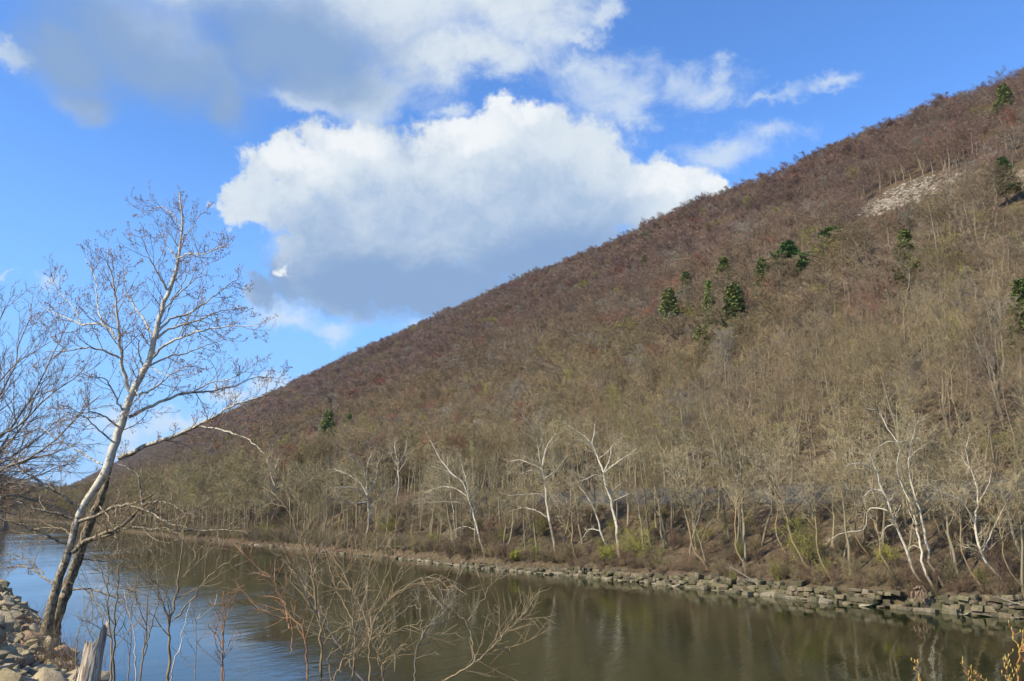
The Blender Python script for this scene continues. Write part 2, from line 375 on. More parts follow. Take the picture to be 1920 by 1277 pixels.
def tube_geo(P, Rr, k, off=0):
    """k-sided tubes round polylines; k=2 gives a blade"""
    Mn, n, _ = P.shape; T = np.gradient(P, axis=1); T = norm(T)
    ref = norm(rng.normal(size=(Mn, 1, 3)) + np.array([.0, .0, 0])) ; ref = np.broadcast_to(ref, T.shape)
    A = norm(np.cross(T, ref)); B = np.cross(T, A)
    th = np.arange(k) * (2 * math.pi / k)
    V = P[:, :, None] + Rr[:, :, None, None] * (A[:, :, None] * np.cos(th)[None, None, :, None] + B[:, :, None] * np.sin(th)[None, None, :, None])
    idx = off + np.arange(Mn * n * k).reshape(Mn, n, k)
    if k == 2: F = np.stack([idx[:, :-1, 0], idx[:, :-1, 1], idx[:, 1:, 1], idx[:, 1:, 0]], -1).reshape(-1, 4)
    else:
        nx = np.roll(idx, -1, 2); F = np.stack([idx[:, :-1], nx[:, :-1], nx[:, 1:], idx[:, 1:]], -1).reshape(-1, 4)
    return V.reshape(-1, 3), F
def smooth_line(pts, n, jit=0):
    """resample a hand-laid polyline smoothly"""
    pts = np.asarray(pts, float)
    if len(pts) == 2: pts = np.array([pts[0], (pts[0] + pts[1]) / 2, pts[1]])
    d = np.concatenate([[0], np.cumsum(np.linalg.norm(np.diff(pts, axis=0), axis=1))]); u = np.linspace(0, d[-1], n)
    m_ = np.zeros_like(pts); m_[1:-1] = (pts[2:] - pts[:-2]) / (d[2:] - d[:-2])[:, None]; m_[0] = (pts[1] - pts[0]) / (d[1] - d[0]); m_[-1] = (pts[-1] - pts[-2]) / (d[-1] - d[-2])
    i = np.clip(np.searchsorted(d, u, side='right') - 1, 0, len(d) - 2); h = (d[i + 1] - d[i])[:, None]; x = ((u - d[i]) / (d[i + 1] - d[i]))[:, None]
    out = (2 * x**3 - 3 * x**2 + 1) * pts[i] + (x**3 - 2 * x**2 + x) * h * m_[i] + (-2 * x**3 + 3 * x**2) * pts[i + 1] + (x**3 - x**2) * h * m_[i + 1]
    if jit: out[1:-1] += rng.normal(size=out[1:-1].shape) * jit
    return out
def geo_mesh(name, items, mats):
    """items: (P, R, sides, material index, pale) lists; one mesh of all of them"""
    Vs, Fs, mi, pl, off = [], [], [], [], 0
    for it in items:
        Pp, Rr, k, mt = it[:4]; V, F = tube_geo(Pp, Rr, k, off); off += len(V); Vs.append(V); Fs.append(F); mi.append(np.full(len(F), mt))
        pl.append(np.repeat(it[4].ravel(), k) if len(it) > 4 else np.ones(len(V)))
    me = np_mesh(name, np.concatenate(Vs), [np.concatenate(Fs)])
    for m in mats: me.materials.append(m)
    me.polygons.foreach_set('material_index', np.concatenate(mi).astype(np.int32))
    me.polygons.foreach_set('use_smooth', [True] * len(me.polygons))
    a = me.attributes.new('pale', 'FLOAT', 'POINT'); a.data.foreach_set('value', np.concatenate(pl).astype(np.float32))
    return me
def addpart(name, me, parent, loc0=None, kind=None, label=None):
    o = bpy.data.objects.new(name, me); COL.objects.link(o); o.parent = parent
    if kind: o['kind'] = kind
    if label: o['label'] = label
    return o

# ------------------------------------------------------------------ the bare trees of the wood (variants about 1 unit = 1 m, height ~15)
def bare_variant(seed, H=15, style='round', lod=0):
    r = np.random.default_rng(seed)
    n = 9; lean = r.normal(0, .05, 2); zz = np.linspace(0, H * (.86 if style != 'round' else .72), n)
    tr = np.stack([lean[0] * zz + np.cumsum(r.normal(0, .11, n)), lean[1] * zz + np.cumsum(r.normal(0, .11, n)), zz], 1)[None]; tr[:, 0, :2] = 0
    r0 = H * .0105 * r.uniform(.8, 1.2); rad = (r0 * np.linspace(1, .22, n) ** .9)[None]
    if style == 'round': K1, a1, l1, t1, tp = 10, (28, 58), .58, (.38, 1), .10
    elif style == 'tall': K1, a1, l1, t1, tp = 11, (20, 42), .38, (.42, 1), .16
    else: K1, a1, l1, t1, tp = 9, (35, 70), .5, (.3, 1), .06
    b1, q1 = grow(tr, rad, K1, 6, l1, a1, t1, .55, .02, tp, .13, .3, r, .45)
    b2, q2 = grow(b1, q1, 6, 4, .55, (25, 55), (.2, 1), .6, .014, tp, .16, .4, r, .4)
    mult = {0: 1.0, 1: 1.0, 2: 1.0}[lod]
    if lod == 0:
        b3, q3 = grow(b2, q2, 6, 3, .55, (25, 55), (.15, 1), .6, .010, .08, .2, .5, r, .3)
        b4, q4 = grow(b3, q3, 5, 3, .75, (20, 50), (.1, 1), .7, .0085, .08, .25, .5, r, .2)
        q4 = q4 * 1.15
        tw = [(b3, q3, 2, 1), (b4, q4, 2, 1)]
    elif lod == 1:
        b3, q3 = grow(b2, q2, 6, 3, .6, (25, 55), (.15, 1), .6, .014, .08, .2, .5, r, .3)
        b4, q4 = grow(b3, q3, 5, 2, 1.0, (20, 50), (.1, 1), .7, .017, .08, .2, .6, r, .2)
        tw = [(b3, q3, 2, 1), (b4, q4, 2, 1)]
    else:
        b3, q3 = grow(b2, q2, 22, 3, .9, (25, 60), (.05, 1), .6, .026, .06, .2, .7, r, .2)
        tw = [(b3, q3, 2, 1)]
    return (tr, rad, b1, q1, b2, q2, tw)
def split_meshes(v, name, mats):
    tr, rad, b1, q1, b2, q2, tw = v
    return geo_mesh(name + '_trunk', [(tr, rad, 6, 0)], mats), geo_mesh(name + '_crown', [(b1, q1, 4, 0), (b2, q2, 3, 0)] + tw, mats)
def joined_mesh(v, name, mats, lod):
    tr, rad, b1, q1, b2, q2, tw = v
    if lod == 2: return geo_mesh(name, [(tr, rad * 1.1, 4, 0), (b1, q1, 3, 1), (b2, q2, 2, 1)] + tw, mats)
    return geo_mesh(name, [(tr, rad, 5, 0), (b1, q1, 3, 0), (b2, q2, 2, 0)] + tw, mats)
STY = ['round', 'tall', 'spread', 'tall', 'round', 'spread', 'tall', 'round']
near_var = [split_meshes(bare_variant(100 + i, 15, STY[i % 8], 0), f'bare_tree_{i}', M['wood']) for i in range(14)]

# ------------------------------------------------------------------ where trees stand
def scatter():
    out = []
    def cells(t0, t1, s0f, s1, sp):
        ts = np.arange(t0, t1, sp)
        for t in ts:
            a = float(sfar(t)) + s0f; s = np.arange(a, s1, sp)
            out.append(np.stack([s + rng.uniform(-.45, .45, len(s)) * sp, np.full(len(s), t) + rng.uniform(-.45, .45, len(s)) * sp], 1))
    cells(20, 400, 2.6, 104, 3.7)
    cells(20, 500, 31, 200, 4.6)
    cells(60, 700, 130, 560, 6.0)
    cells(400, 1000, 3, 560, 7.5)
    cells(700, 1000, 130, 560, 7.5)
    cells(1000, 2000, 10, 590, 10)
    cells(2000, 4800, 30, 620, 16)
    q = np.concatenate(out); return q
pts = scatter()
s, t = pts[:, 0], pts[:, 1]; d = s - sfar(t)
keep = (d > 2.4) & ~((d > 16.8) & (d < 31.5) & (t < 420)) 
keep &= ~((d > 16) & (t < 420) & (d < 31.5))
bankrow = (d < 17) & (t < 420)
keep &= ~(bankrow & (rng.uniform(size=len(s)) < .14))
# overlap of the sampling zones: thin out by a hash of cells
cs = np.where(t > 420, 6.0, np.where(s > 180, 5.3, 2.8)); cell = np.round(s / cs).astype(int) * 100003 + np.round(t / cs).astype(int)
_, first = np.unique(cell, return_index=True); uq = np.zeros(len(s), bool); uq[first] = True; keep &= uq
x, y = xy(s, t); z = hgt(s, t); px, py, dep = pix(np.stack([x, y, z], -1)); pxt, pyt, _ = pix(np.stack([x, y, z + 14], -1))
keep &= (dep > 20) & (px > -330) & (px < 2250) & (pyt < 1300)
# talus clearings high on the mountain
def in_clear(px, py):
    o = np.zeros(len(px), bool)
    for (cx, cy, rx, ry, a) in CLEAR:
        dx = px - cx; dy = py - cy; u = dx * math.cos(a) + dy * math.sin(a); v = -dx * math.sin(a) + dy * math.cos(a)
        o |= (u / rx) ** 2 + (v / ry) ** 2 < 1
    return o
CLEAR = [(1705, 366, 96, 24, -.36), (1650, 392, 50, 14, -.2), (1910, 338, 52, 18, -.45), (1800, 332, 50, 9, -.36)]
for fr_ in (0, 3, 6, 9, 12): keep &= ~in_clear(px, py - fr_ * 1493 / np.maximum(dep, 1))
# room in front of the marked white trees
MK = [(691, 4), (521, 12), (748, 16), (911, 1.6), (1040, 4), (1156, 3), (1146, 4), (1715, 1.5), (1725, 1.2), (1740, 3), (1859, 3), (1660, 2.5), (1640, 2), (1843, 2.5), (1513, 2), (1525, 2), (1490, 3), (1190, 3), (1700, 1.5), (1680, 2)]
for (mx_, md_) in MK: keep &= ~((np.abs(px - mx_) < 17) & (d < md_ + 6.5) & (t < 420))
# nothing hidden behind the crest
keep &= ~((s > 590))
s, t, x, y, z, px, py, dep, d = [a[keep] for a in (s, t, x, y, z, px, py, dep, d)]
N = len(s); print('trees', N)
Hs = rng.uniform(.78, 1.16, N) * np.where(d < 17, np.where(rng.uniform(size=N) < .3, .6, .98), 1.0) * 15
Hs = Hs * np.where((d < 70) & (t > 180), np.interp(t, [180, 300, 900], [1, 1.3, 1.45]), 1.0); Hs = np.where(t > 1000, Hs * 1.15, Hs); Hs = np.where(t > 2000, Hs * 1.25, Hs); Hs = np.where((s > 170) & (t < 2000), Hs * rng.uniform(.95, 1.3, N), Hs)
patchn = wob(s, t, 60, 31); patch2 = wob(s, t, 190, 32); elevf = np.clip((z - 28) / 110 + patch2 * .3, 0, 1)
low_c = np.array([.275, .218, .122]); hi_c = np.array([.24, .165, .128]); pur = np.array([.235, .16, .145])
tint = low_c[None] * (1 - elevf[:, None]) + hi_c[None] * elevf[:, None]
tint = tint * (1 - .5 * np.clip(patchn, 0, 1)[:, None]) + pur[None] * .5 * np.clip(patchn, 0, 1)[:, None]
olv = np.clip(wob(s, t, 120, 55) - .1, 0, 1)[:, None] * .5
tint = tint * (1 - olv) + np.array([.265, .22, .11]) * olv
tint *= rng.uniform(.82, 1.18, (N, 1)) * rng.uniform(.97, 1.03, (N, 3)) * (1 + .13 * wob(s, t, 150, 78))[:, None] * (1 + .16 * wob(s, t, 34, 77))[:, None]
u = rng.uniform(size=N)
pc = wob(s, t, 45, 91); pd = wob(s, t, 70, 92)
red = (u < .02 + .10 * (pc > .75)) & (d > 30); tint[red] = np.array([.32, .145, .10]) * rng.uniform(.8, 1.1, (red.sum(), 1))
yel = (u > .972 - .16 * (pd > .8) - .05 * (d < 17)); tint[yel] = np.array([.30, .28, .085]) * rng.uniform(.8, 1.1, (yel.sum(), 1))
gry = (u > .82) & (u < .90); tint[gry] = np.array([.28, .25, .20]) * rng.uniform(.8, 1.1, (gry.sum(), 1))
bk = (d < 17) & (t < 420); tint[bk] = (tint[bk] * .35 + np.array([.345, .295, .155]) * .65) * rng.uniform(.75, 1.12, (bk.sum(), 1))
tint = np.clip(tint, 0, .6)
size_px = Hs / dep
order = np.argsort(-size_px * ((px > -60) & (px < 1980)))
single = np.zeros(N, bool); single[order[:300]] = True

# ------------------------------------------------------------------ the mass of the wood: one object, instances on points
fcoll = bpy.data.collections.new('forest_variants')
LODN = {0: 6, 1: 8, 2: 8}; vi = 0; ranges = {}
for lod in (0, 1, 2):
    ranges[lod] = (vi, LODN[lod])
    for i in range(LODN[lod]):
        me = joined_mesh(bare_variant(500 + 20 * lod + i, 15, STY[i % 8] if i != 0 else 'tall', lod), f'v{vi:02d}', M['forest'], lod)
        o = bpy.data.objects.new(f'v{vi:02d}', me); fcoll.objects.link(o); vi += 1
mass = ~single
lod = np.where(dep < 190, 0, np.where(dep < 520, 1, 2))
vidx = np.zeros(N, int)
for L_, (a, c_) in ranges.items(): vidx = np.where(lod == L_, a + rng.integers(0, c_, N), vidx)
def gn_scatter(name, P, scale, rot, tint, vidx, coll, label, cat):
    me = bpy.data.meshes.new(name); me.vertices.add(len(P)); me.vertices.foreach_set('co', P.astype(np.float32).ravel())
    a = me.attributes.new('tscale', 'FLOAT_VECTOR', 'POINT'); a.data.foreach_set('vector', scale.astype(np.float32).ravel())
    a = me.attributes.new('trot', 'FLOAT_VECTOR', 'POINT'); a.data.foreach_set('vector', rot.astype(np.float32).ravel())
    a = me.attributes.new('vidx', 'INT', 'POINT'); a.data.foreach_set('value', vidx.astype(np.int32))
    a = me.attributes.new('tint', 'FLOAT_COLOR', 'POINT'); a.data.foreach_set('color', np.concatenate([tint, np.ones((len(P), 1))], 1).astype(np.float32).ravel())
    o = bpy.data.objects.new(name, me); COL.objects.link(o); tag(o, label, cat, kind='stuff')
    g = bpy.data.node_groups.new(name + '_nodes', 'GeometryNodeTree')
    g.interface.new_socket('Geometry', in_out='INPUT', socket_type='NodeSocketGeometry'); g.interface.new_socket('Geometry', in_out='OUTPUT', socket_type='NodeSocketGeometry')
    N_, L_ = g.nodes, g.links; gi = N_.new('NodeGroupInput'); go = N_.new('NodeGroupOutput')
    ci = N_.new('GeometryNodeCollectionInfo'); ci.inputs['Collection'].default_value = coll; ci.inputs['Separate Children'].default_value = True; ci.inputs['Reset Children'].default_value = True
    ip = N_.new('GeometryNodeInstanceOnPoints'); ip.inputs['Pick Instance'].default_value = True
    def na(nm, ty):
        q = N_.new('GeometryNodeInputNamedAttribute'); q.data_type = ty; q.inputs[0].default_value = nm; return q.outputs['Attribute']
    L_.new(gi.outputs[0], ip.inputs['Points']); L_.new(ci.outputs[0], ip.inputs['Instance'])
    L_.new(na('vidx', 'INT'), ip.inputs['Instance Index']); L_.new(na('tscale', 'FLOAT_VECTOR'), ip.inputs['Scale'])
    L_.new(na('trot', 'FLOAT_VECTOR'), ip.inputs['Rotation']); L_.new(ip.outputs[0], go.inputs[0])
    md = o.modifiers.new('scatter', 'NODES'); md.node_group = g; return o
Hk = Hs / 15
wd = np.where(s > 170, 1.55, 1.1)
scl = np.stack([Hk * rng.uniform(.85, 1.15, N) * wd, Hk * rng.uniform(.85, 1.15, N) * wd, Hk], 1)
rot = np.stack([rng.normal(0, .05, N), rng.normal(0, .05, N), rng.uniform(0, 6.28, N)], 1)
gn_scatter('forest', np.stack([x, y, z - .2], -1)[mass], scl[mass], rot[mass], tint[mass], vidx[mass], fcoll, 'brown and olive leafless wood covering the mountainside', 'forest')


# ------------------------------------------------------------------ thin valley air
x0, x1, y0, y1, z0, z1 = -14000, 12000, -5000, 15000, -4.0, 420.0
HZ = mesh_obj('haze', [(a, b_, c_) for a in (x0, x1) for b_ in (y0, y1) for c_ in (z0, z1)], [(0, 1, 3, 2), (4, 6, 7, 5), (0, 4, 5, 1), (2, 3, 7, 6), (0, 2, 6, 4), (1, 5, 7, 3)], [], kind='stuff')
m = bpy.data.materials.new('thin_haze'); m.use_nodes = True; nn = m.node_tree.nodes; nn.clear(); pv = nn.new('ShaderNodeVolumePrincipled'); pv.inputs['Density'].default_value = 3.2e-5; pv.inputs['Color'].default_value = (.80, .88, 1, 1); mo = nn.new('ShaderNodeOutputMaterial'); m.node_tree.links.new(pv.outputs[0], mo.inputs['Volume'])
HZ.data.materials.append(m); HZ['label'] = 'thin blue haze filling the river valley'; HZ['category'] = 'haze'
# ------------------------------------------------------------------ single trees of the near wood
W_LIST = []      # (pixel x of the base, phrase) of trees that others are described by
def place_single(k):
    i = int(order[k]); v = near_var[int(rng.integers(0, len(near_var)))]
    o = empty('bare_tree', (x[i], y[i], z[i] - .15)); o.rotation_euler = rot[i] * np.array([1.6, 1.6, 1]); o.scale = scl[i]
    tr = bpy.data.objects.new('trunk', v[0]); cr = bpy.data.objects.new('crown', v[1])
    for q in (tr, cr): COL.objects.link(q); q.parent = o; q.color = (*[float(c) for c in tint[i]], 1)
    return o, i
singles = [place_single(k) for k in range(300)]

# ------------------------------------------------------------------ hand-laid white sycamores and other marked trees of the far bank
def z3(px, py): return 400 + px * .4127, 750 + py * .4127
def z4(px, py): return 950 + px * .3367, 700 + py * .3367
def z5(px, py): return 1420 + px * .376, 700 + py * .376
def z1(px, py): return px * .4462, 330 + py * .4463
def z2(px, py): return px * .3736, 800 + py * .3736
def marked_tree(name, label, cv, base, stems, mats, doff=2.5, twig=(8, 6, 4), group=None, cat='tree', spread=.14, seed=0, thick=.76, tw_r=.012, crownlen=.5):
    """stems: list of (points in a zoomed picture, start width px, end width px). The first one(s) with flag 't' are the trunk; base pixel gives the distance"""
    r = np.random.default_rng(seed)
    bx, by = cv(*base); P0 = hit_d(bx, by, doff) if doff is not None else hit(bx, by)
    dep = P0[1]; H = {}
    o = empty(name, P0); inv = -P0
    trunk, limbs = [], []
    dz_at = {}
    for (pl, w0, w1, kind) in stems:
        q = [cv(*a) for a in pl]; n = max(5, min(14, len(q) * 3))
        # depth wanders off towards or away from the viewer
        sgn = 0 if kind == 't' else r.choice([-1, 1]) * r.uniform(.4, 1)
        L = sum(math.hypot(q[i + 1][0] - q[i][0], q[i + 1][1] - q[i][1]) for i in range(len(q) - 1)) / FPX * dep
        acc = 0; P3 = []
        start = min(dz_at.items(), key=lambda kv: (kv[0][0] - q[0][0]) ** 2 + (kv[0][1] - q[0][1]) ** 2)[1] if dz_at and kind != 't' else 0
        for j, a in enumerate(q):
            if j: acc += math.hypot(a[0] - q[j - 1][0], a[1] - q[j - 1][1]) / FPX * dep
            off = start + sgn * acc * .55; P3.append(at(a[0], a[1], dep + off)); dz_at[a] = off
        if kind == 't' and not trunk: P3[0] = P0 + (P3[0] - P0) * 0 - np.array([0, 0, .3])
        ln = smooth_line(P3, n, L * .006)[None] + inv; m_ = FPX / dep
        rad = (np.linspace(w0, w1, n) / 2 / m_ * thick)[None]
        (trunk if kind == 't' else limbs).append((ln, rad))
    Ht = max(l[0][0, :, 2].max() for l in trunk + limbs)
    def pale(P): return np.clip(P[..., 2] / Ht * 1.7 + .12, 0, 1)
    addpart('trunk', geo_mesh('trunk', [(a, b_, 7, 0, pale(a)) for a, b_ in trunk], mats), o)
    for a, b_ in limbs: addpart('limb', geo_mesh('limb', [(a, b_, 5, 0, pale(a))], mats), o)
    items = []
    for a, b_ in trunk + limbs:
        Ltot = np.linalg.norm(np.diff(a[0], axis=0), axis=1).sum()
        istr = any(a is q_[0] for q_ in trunk)
        kk = max(3, int(twig[0] * Ltot / 4)); base_len = -max(1.2, Ht * .16) * crownlen * 2
        b1, q1 = grow(a, b_, kk, 5, base_len, (25, 60), ((.55 if istr else .25), 1), .5, tw_r * 1.3, .10, .16, .45, r, .25, rmax=.045)
        b2, q2 = grow(b1, q1, twig[1], 4, .55, (25, 55), (.2, 1), .65, tw_r, .08, .2, .5, r, .3)
        b3, q3 = grow(b2, q2, twig[2], 3, .65, (25, 55), (.15, 1), .75, tw_r * .8, .06, .2, .6, r, .3)
        items += [(b1, q1, 3, 1), (b2, q2, 3, 1), (b3, q3, 2, 1)]
    addpart('crown', geo_mesh('crown', items, mats), o)
    tag(o, label, cat, group); return o
SF = [M['syc_far'], M['syc_twig_far']]
G_S = 'pale barked sycamores on the far bank'
marked_tree('sycamore_tree', 'low spreading white sycamore with long drooping side limbs above the bank left of center', z3, (705, 650),
    [([(705, 650), (705, 560), (705, 480), (700, 440), (695, 360)], 6, 4, 't'), ([(699, 440), (640, 400), (590, 395), (530, 400)], 3.2, 1.4, 'l'), ([(698, 432), (660, 370), (600, 335), (545, 310)], 3.4, 1.4, 'l'),
     ([(702, 425), (740, 360), (748, 290), (770, 250)], 3, 1.2, 'l'), ([(712, 488), (755, 535), (782, 595)], 2.6, 1.4, 'l'), ([(702, 462), (640, 468), (590, 445), (555, 428)], 2.6, 1.2, 'l'), ([(715, 486), (770, 435), (830, 380)], 2.6, 1, 'l'),
     ([(695, 362), (700, 300), (722, 235)], 3, 1, 'l'), ([(696, 372), (680, 310), (640, 260), (600, 240)], 2.4, 1, 'l'), ([(705, 545), (735, 560), (768, 556)], 1.6, 1, 'l')], SF, 4, group=G_S, seed=1)
marked_tree('sycamore_tree', 'small white forked sycamore beyond the twigs, first pale tree on the far left bank', z3, (293, 575),
    [([(293, 575), (292, 460), (281, 400)], 4, 3, 't'), ([(281, 402), (262, 340), (240, 260)], 2.6, 1, 'l'), ([(281, 400), (232, 355), (195, 360)], 2, 1, 'l'), ([(284, 402), (328, 370), (350, 290)], 2.4, 1, 'l'), ([(288, 430), (315, 440), (345, 410)], 1.6, .8, 'l'),
     ([(270, 360), (285, 300), (300, 255)], 1.8, .8, 'l')], SF, 12, group=G_S, seed=2)
marked_tree('sycamore_tree', 'thin upright white sycamore standing well back, right of the low spreading one', z3, (843, 530),
    [([(843, 530), (841, 380), (838, 290), (822, 190)], 4, 1.6, 't'), ([(838, 292), (868, 245), (880, 190)], 2, 1, 'l'), ([(838, 330), (860, 300), (885, 260)], 1.6, .8, 'l'), ([(838, 300), (815, 260), (800, 200)], 1.8, .8, 'l')], SF, 16, group=G_S, seed=3)
marked_tree('sycamore_tree', 'white sycamore leaning left over the water with its foot on the point of the bank', z3, (1240, 735),
    [([(1240, 735), (1212, 625), (1187, 540), (1162, 450), (1132, 372)], 5.5, 3.2, 't'), ([(1132, 372), (1082, 330), (1040, 280), (985, 185)], 3, 1.2, 'l'), ([(1160, 442), (1100, 402), (1030, 395), (955, 425)], 2.8, 1.2, 'l'),
     ([(1162, 452), (1152, 380), (1128, 290)], 2.6, 1, 'l'), ([(1112, 465), (1060, 462), (1000, 465), (930, 470)], 1.8, 1, 'l'), ([(1082, 330), (1050, 320), (990, 300)], 1.6, .8, 'l'), ([(1190, 590), (1140, 575), (1085, 595)], 1.8, 1, 'l')], SF, 1.6, group=G_S, seed=4)
marked_tree('sycamore_tree', 'slim grey sycamore just behind the leaning white one, curving left near its top', z3, (1108, 600),
    [([(1108, 600), (1090, 500), (1075, 400), (1068, 340), (1040, 250)], 3.6, 1.6, 't'), ([(1075, 400), (1040, 360), (1000, 345)], 1.8, .8, 'l'), ([(1068, 345), (1100, 290), (1110, 240)], 1.6, .8, 'l')], SF, 8, group=G_S, seed=5)
marked_tree('sycamore_tree', 'broad crowned sycamore with brown lower trunk and white forks left of the white pair', z4, (268, 1010),
    [([(268, 1010), (237, 800), (207, 605), (194, 525)], 8, 4.6, 't'), ([(194, 525), (180, 420), (163, 350), (112, 262), (60, 190)], 4, 1.2, 'l'), ([(192, 530), (132, 502), (65, 482), (18, 492)], 3, 1.2, 'l'), ([(196, 522), (216, 430), (240, 380), (275, 335)], 3.4, 1.2, 'l'),
     ([(207, 590), (275, 540), (340, 455)], 3, 1.2, 'l'), ([(200, 560), (140, 540), (80, 560)], 2.4, 1.2, 'l'), ([(222, 800), (150, 758), (80, 750), (15, 768)], 2.6, 1.2, 'l'), ([(212, 690), (180, 672), (90, 675), (10, 682)], 2.2, 1, 'l'),
     ([(180, 420), (200, 340), (185, 270)], 2.2, 1, 'l'), ([(196, 545), (250, 560), (300, 530)], 1.8, 1, 'l')], SF, 4, group=G_S, seed=6)
marked_tree('sycamore_tree', 'tall forked white sycamore with brown foot in the middle of the far bank', z4, (612, 1095),
    [([(612, 1095), (618, 930), (603, 820), (584, 720), (548, 600), (541, 552)], 9, 5, 't'), ([(541, 552), (512, 482), (482, 410), (474, 385)], 5, 3.2, 'l'), ([(474, 388), (488, 330), (490, 280)], 2.6, 1, 'l'), ([(474, 388), (412, 335), (340, 290)], 2.6, 1, 'l'),
     ([(545, 553), (600, 506), (668, 462), (722, 420)], 3.8, 1.2, 'l'), ([(541, 552), (572, 482), (582, 400)], 3.2, 1.2, 'l'), ([(515, 472), (550, 450), (600, 392)], 2.8, 1, 'l'), ([(540, 577), (492, 565), (440, 590), (405, 600)], 2.8, 1.2, 'l'),
     ([(592, 712), (640, 690), (685, 668)], 2.4, 1.4, 'l'), ([(583, 655), (625, 622), (655, 596)], 2, 1, 'l'), ([(480, 405), (430, 375), (370, 370)], 2.2, 1, 'l')], SF, 3, group=G_S, seed=7)
marked_tree('sycamore_tree', 'bright white crooked sycamore stem bending left beside the forked tall sycamore', z4, (582, 1020),
    [([(582, 1020), (531, 905), (511, 825), (462, 705), (412, 640), (396, 605)], 5.5, 2.6, 't'), ([(520, 876), (462, 868), (420, 920)], 2.4, 1.2, 'l'), ([(396, 607), (370, 560), (340, 540)], 1.8, .8, 'l')], SF, 4, group=G_S, seed=8, crownlen=.3)
marked_tree('sycamore_tree', 'bright white sycamore leaning left with hooked top above the stone wall at right', z5, (785, 1052),
    [([(785, 1052), (770, 980), (732, 855), (682, 722), (641, 620), (606, 540)], 6.5, 4.4, 't'), ([(606, 540), (603, 500), (562, 470), (500, 448), (430, 462)], 4, 1.6, 'l'), ([(625, 588), (572, 580), (533, 612)], 2.8, 1.2, 'l'),
     ([(665, 692), (602, 670), (552, 680), (547, 740), (530, 780), (430, 795), (350, 835)], 3.4, 1.2, 'l'), ([(682, 752), (642, 768), (610, 832)], 2.8, 1.2, 'l'), ([(686, 715), (703, 685), (716, 655)], 2.4, 1.4, 'l'), ([(606, 530), (580, 450), (562, 400)], 2.2, 1, 'l'), ([(603, 505), (560, 430), (520, 400)], 1.8, .8, 'l')], SF, 1.5, group=G_S, seed=9, crownlen=.35)
marked_tree('sycamore_tree', 'mottled white sycamore rooted in the stone wall with exposed reddish roots', z5, (812, 1075),
    [([(812, 1075), (828, 975), (816, 880), (806, 800), (785, 720), (760, 640)], 7, 3.4, 't'), ([(760, 640), (720, 560), (700, 500)], 2.6, 1.2, 'l'), ([(806, 870), (780, 858), (750, 880)], 2, 1, 'l'), ([(800, 780), (760, 700), (740, 610)], 2.2, 1, 'l')], SF, 1.2, group=G_S, seed=10, crownlen=.35)
marked_tree('sycamore_tree', 'tall grey sycamore with forked pale crown just right of the wall-rooted one', z5, (852, 1048),
    [([(852, 1048), (856, 940), (843, 850), (822, 720), (792, 640), (762, 520), (754, 430)], 7, 4, 't'), ([(754, 432), (772, 330), (803, 238)], 3.8, 1.6, 'l'), ([(706, 520), (697, 450), (712, 370), (702, 345)], 3.2, 2.4, 'l'), ([(702, 345), (650, 275), (600, 190), (540, 172)], 2.8, 1.1, 'l'), ([(790, 640), (740, 580), (706, 520)], 3, 3, 'l'),
     ([(708, 345), (760, 330), (830, 322)], 2.2, 1, 'l'), ([(760, 300), (735, 260), (725, 200)], 1.8, .9, 'l'), ([(700, 345), (650, 340), (600, 370)], 2, 1, 'l'), ([(754, 430), (800, 380), (850, 350)], 2, 1, 'l')], SF, 3, group=G_S, seed=11)
marked_tree('sycamore_tree', 'forked pale sycamore near the right edge, with two rising limbs from one elbow', z5, (1168, 1092),
    [([(1168, 1092), (1122, 905), (1085, 752)], 7, 5.4, 't'), ([(1085, 752), (1102, 640), (1070, 500), (1002, 400), (960, 380)], 4.6, 1.4, 'l'), ([(1085, 745), (1022, 640), (942, 600), (880, 580)], 3.6, 1.2, 'l'), ([(1125, 885), (1180, 770), (1250, 625)], 3.6, 1.4, 'l'),
     ([(1100, 650), (1150, 560), (1170, 480)], 2.6, 1, 'l'), ([(1060, 480), (1040, 380), (1060, 300)], 2.2, 1, 'l')], SF, 3, group=G_S, seed=12)
OL = [M['sap_tan'], M['syc_twig_far']]
G_O = 'olive trunked trees rooted behind the stone wall'
def olive(base, top, label, seed, w=5.5, lim=None, doff=2.6):
    (bx, by), (tx_, ty_) = base, top; mx = (bx + tx_) / 2 + random.uniform(-12, 12); my = (by + ty_) / 2
    st_ = [([(bx, by), (bx + (mx - bx) * .55, by + (my - by) * .5), (mx, my), (tx_, ty_)], w, w * .35, 't')]
    for k_ in range(5):
        f = .45 + k_ * .11; sx = bx + (tx_ - bx) * f + (mx - (bx + tx_) / 2) * (1 - abs(2 * f - 1)); sy = by + (ty_ - by) * f; sd = random.choice([-1, 1]) * random.uniform(70, 130)
        st_.append(([(sx, sy), (sx + sd * .5, sy - 60), (sx + sd, sy - random.uniform(110, 190))], w * .36, 1, 'l'))
    return marked_tree('riverside_tree', label, z5, base, st_, OL, doff, group=G_O, seed=seed, twig=(8, 6, 4))
olive((250, 1022), (60, 450), 'olive trunk leaning left, behind the wall at the yellow-green budding tree', 21, 6)
olive((312, 1018), (285, 480), 'thin tan trunk just right of the left-leaning olive tree behind the wall', 22, 4.5)
olive((632, 1035), (560, 400), 'stout tan tree with flared foot, left of the wall-rooted sycamore', 23, 7)
olive((1030, 1035), (1005, 480), 'straight thin pale trunk halfway between the grey and the forked right sycamore', 24, 4.5)
olive((1250, 1050), (1190, 600), 'thin grey trunk right of the forked sycamore near the right edge', 25, 4)
olive((515, 950), (480, 470), 'slender tan tree standing back, left of the stout flared tree', 26, 4, doff=8)
olive((100, 960), (110, 360), 'pale tan tree standing back at left of the olive leaning tree', 27, 4.5, doff=8)
olive((960, 880), (830, 620), 'short fallen-looking tan stem leaning left behind the forked sycamore', 28, 5, doff=11)
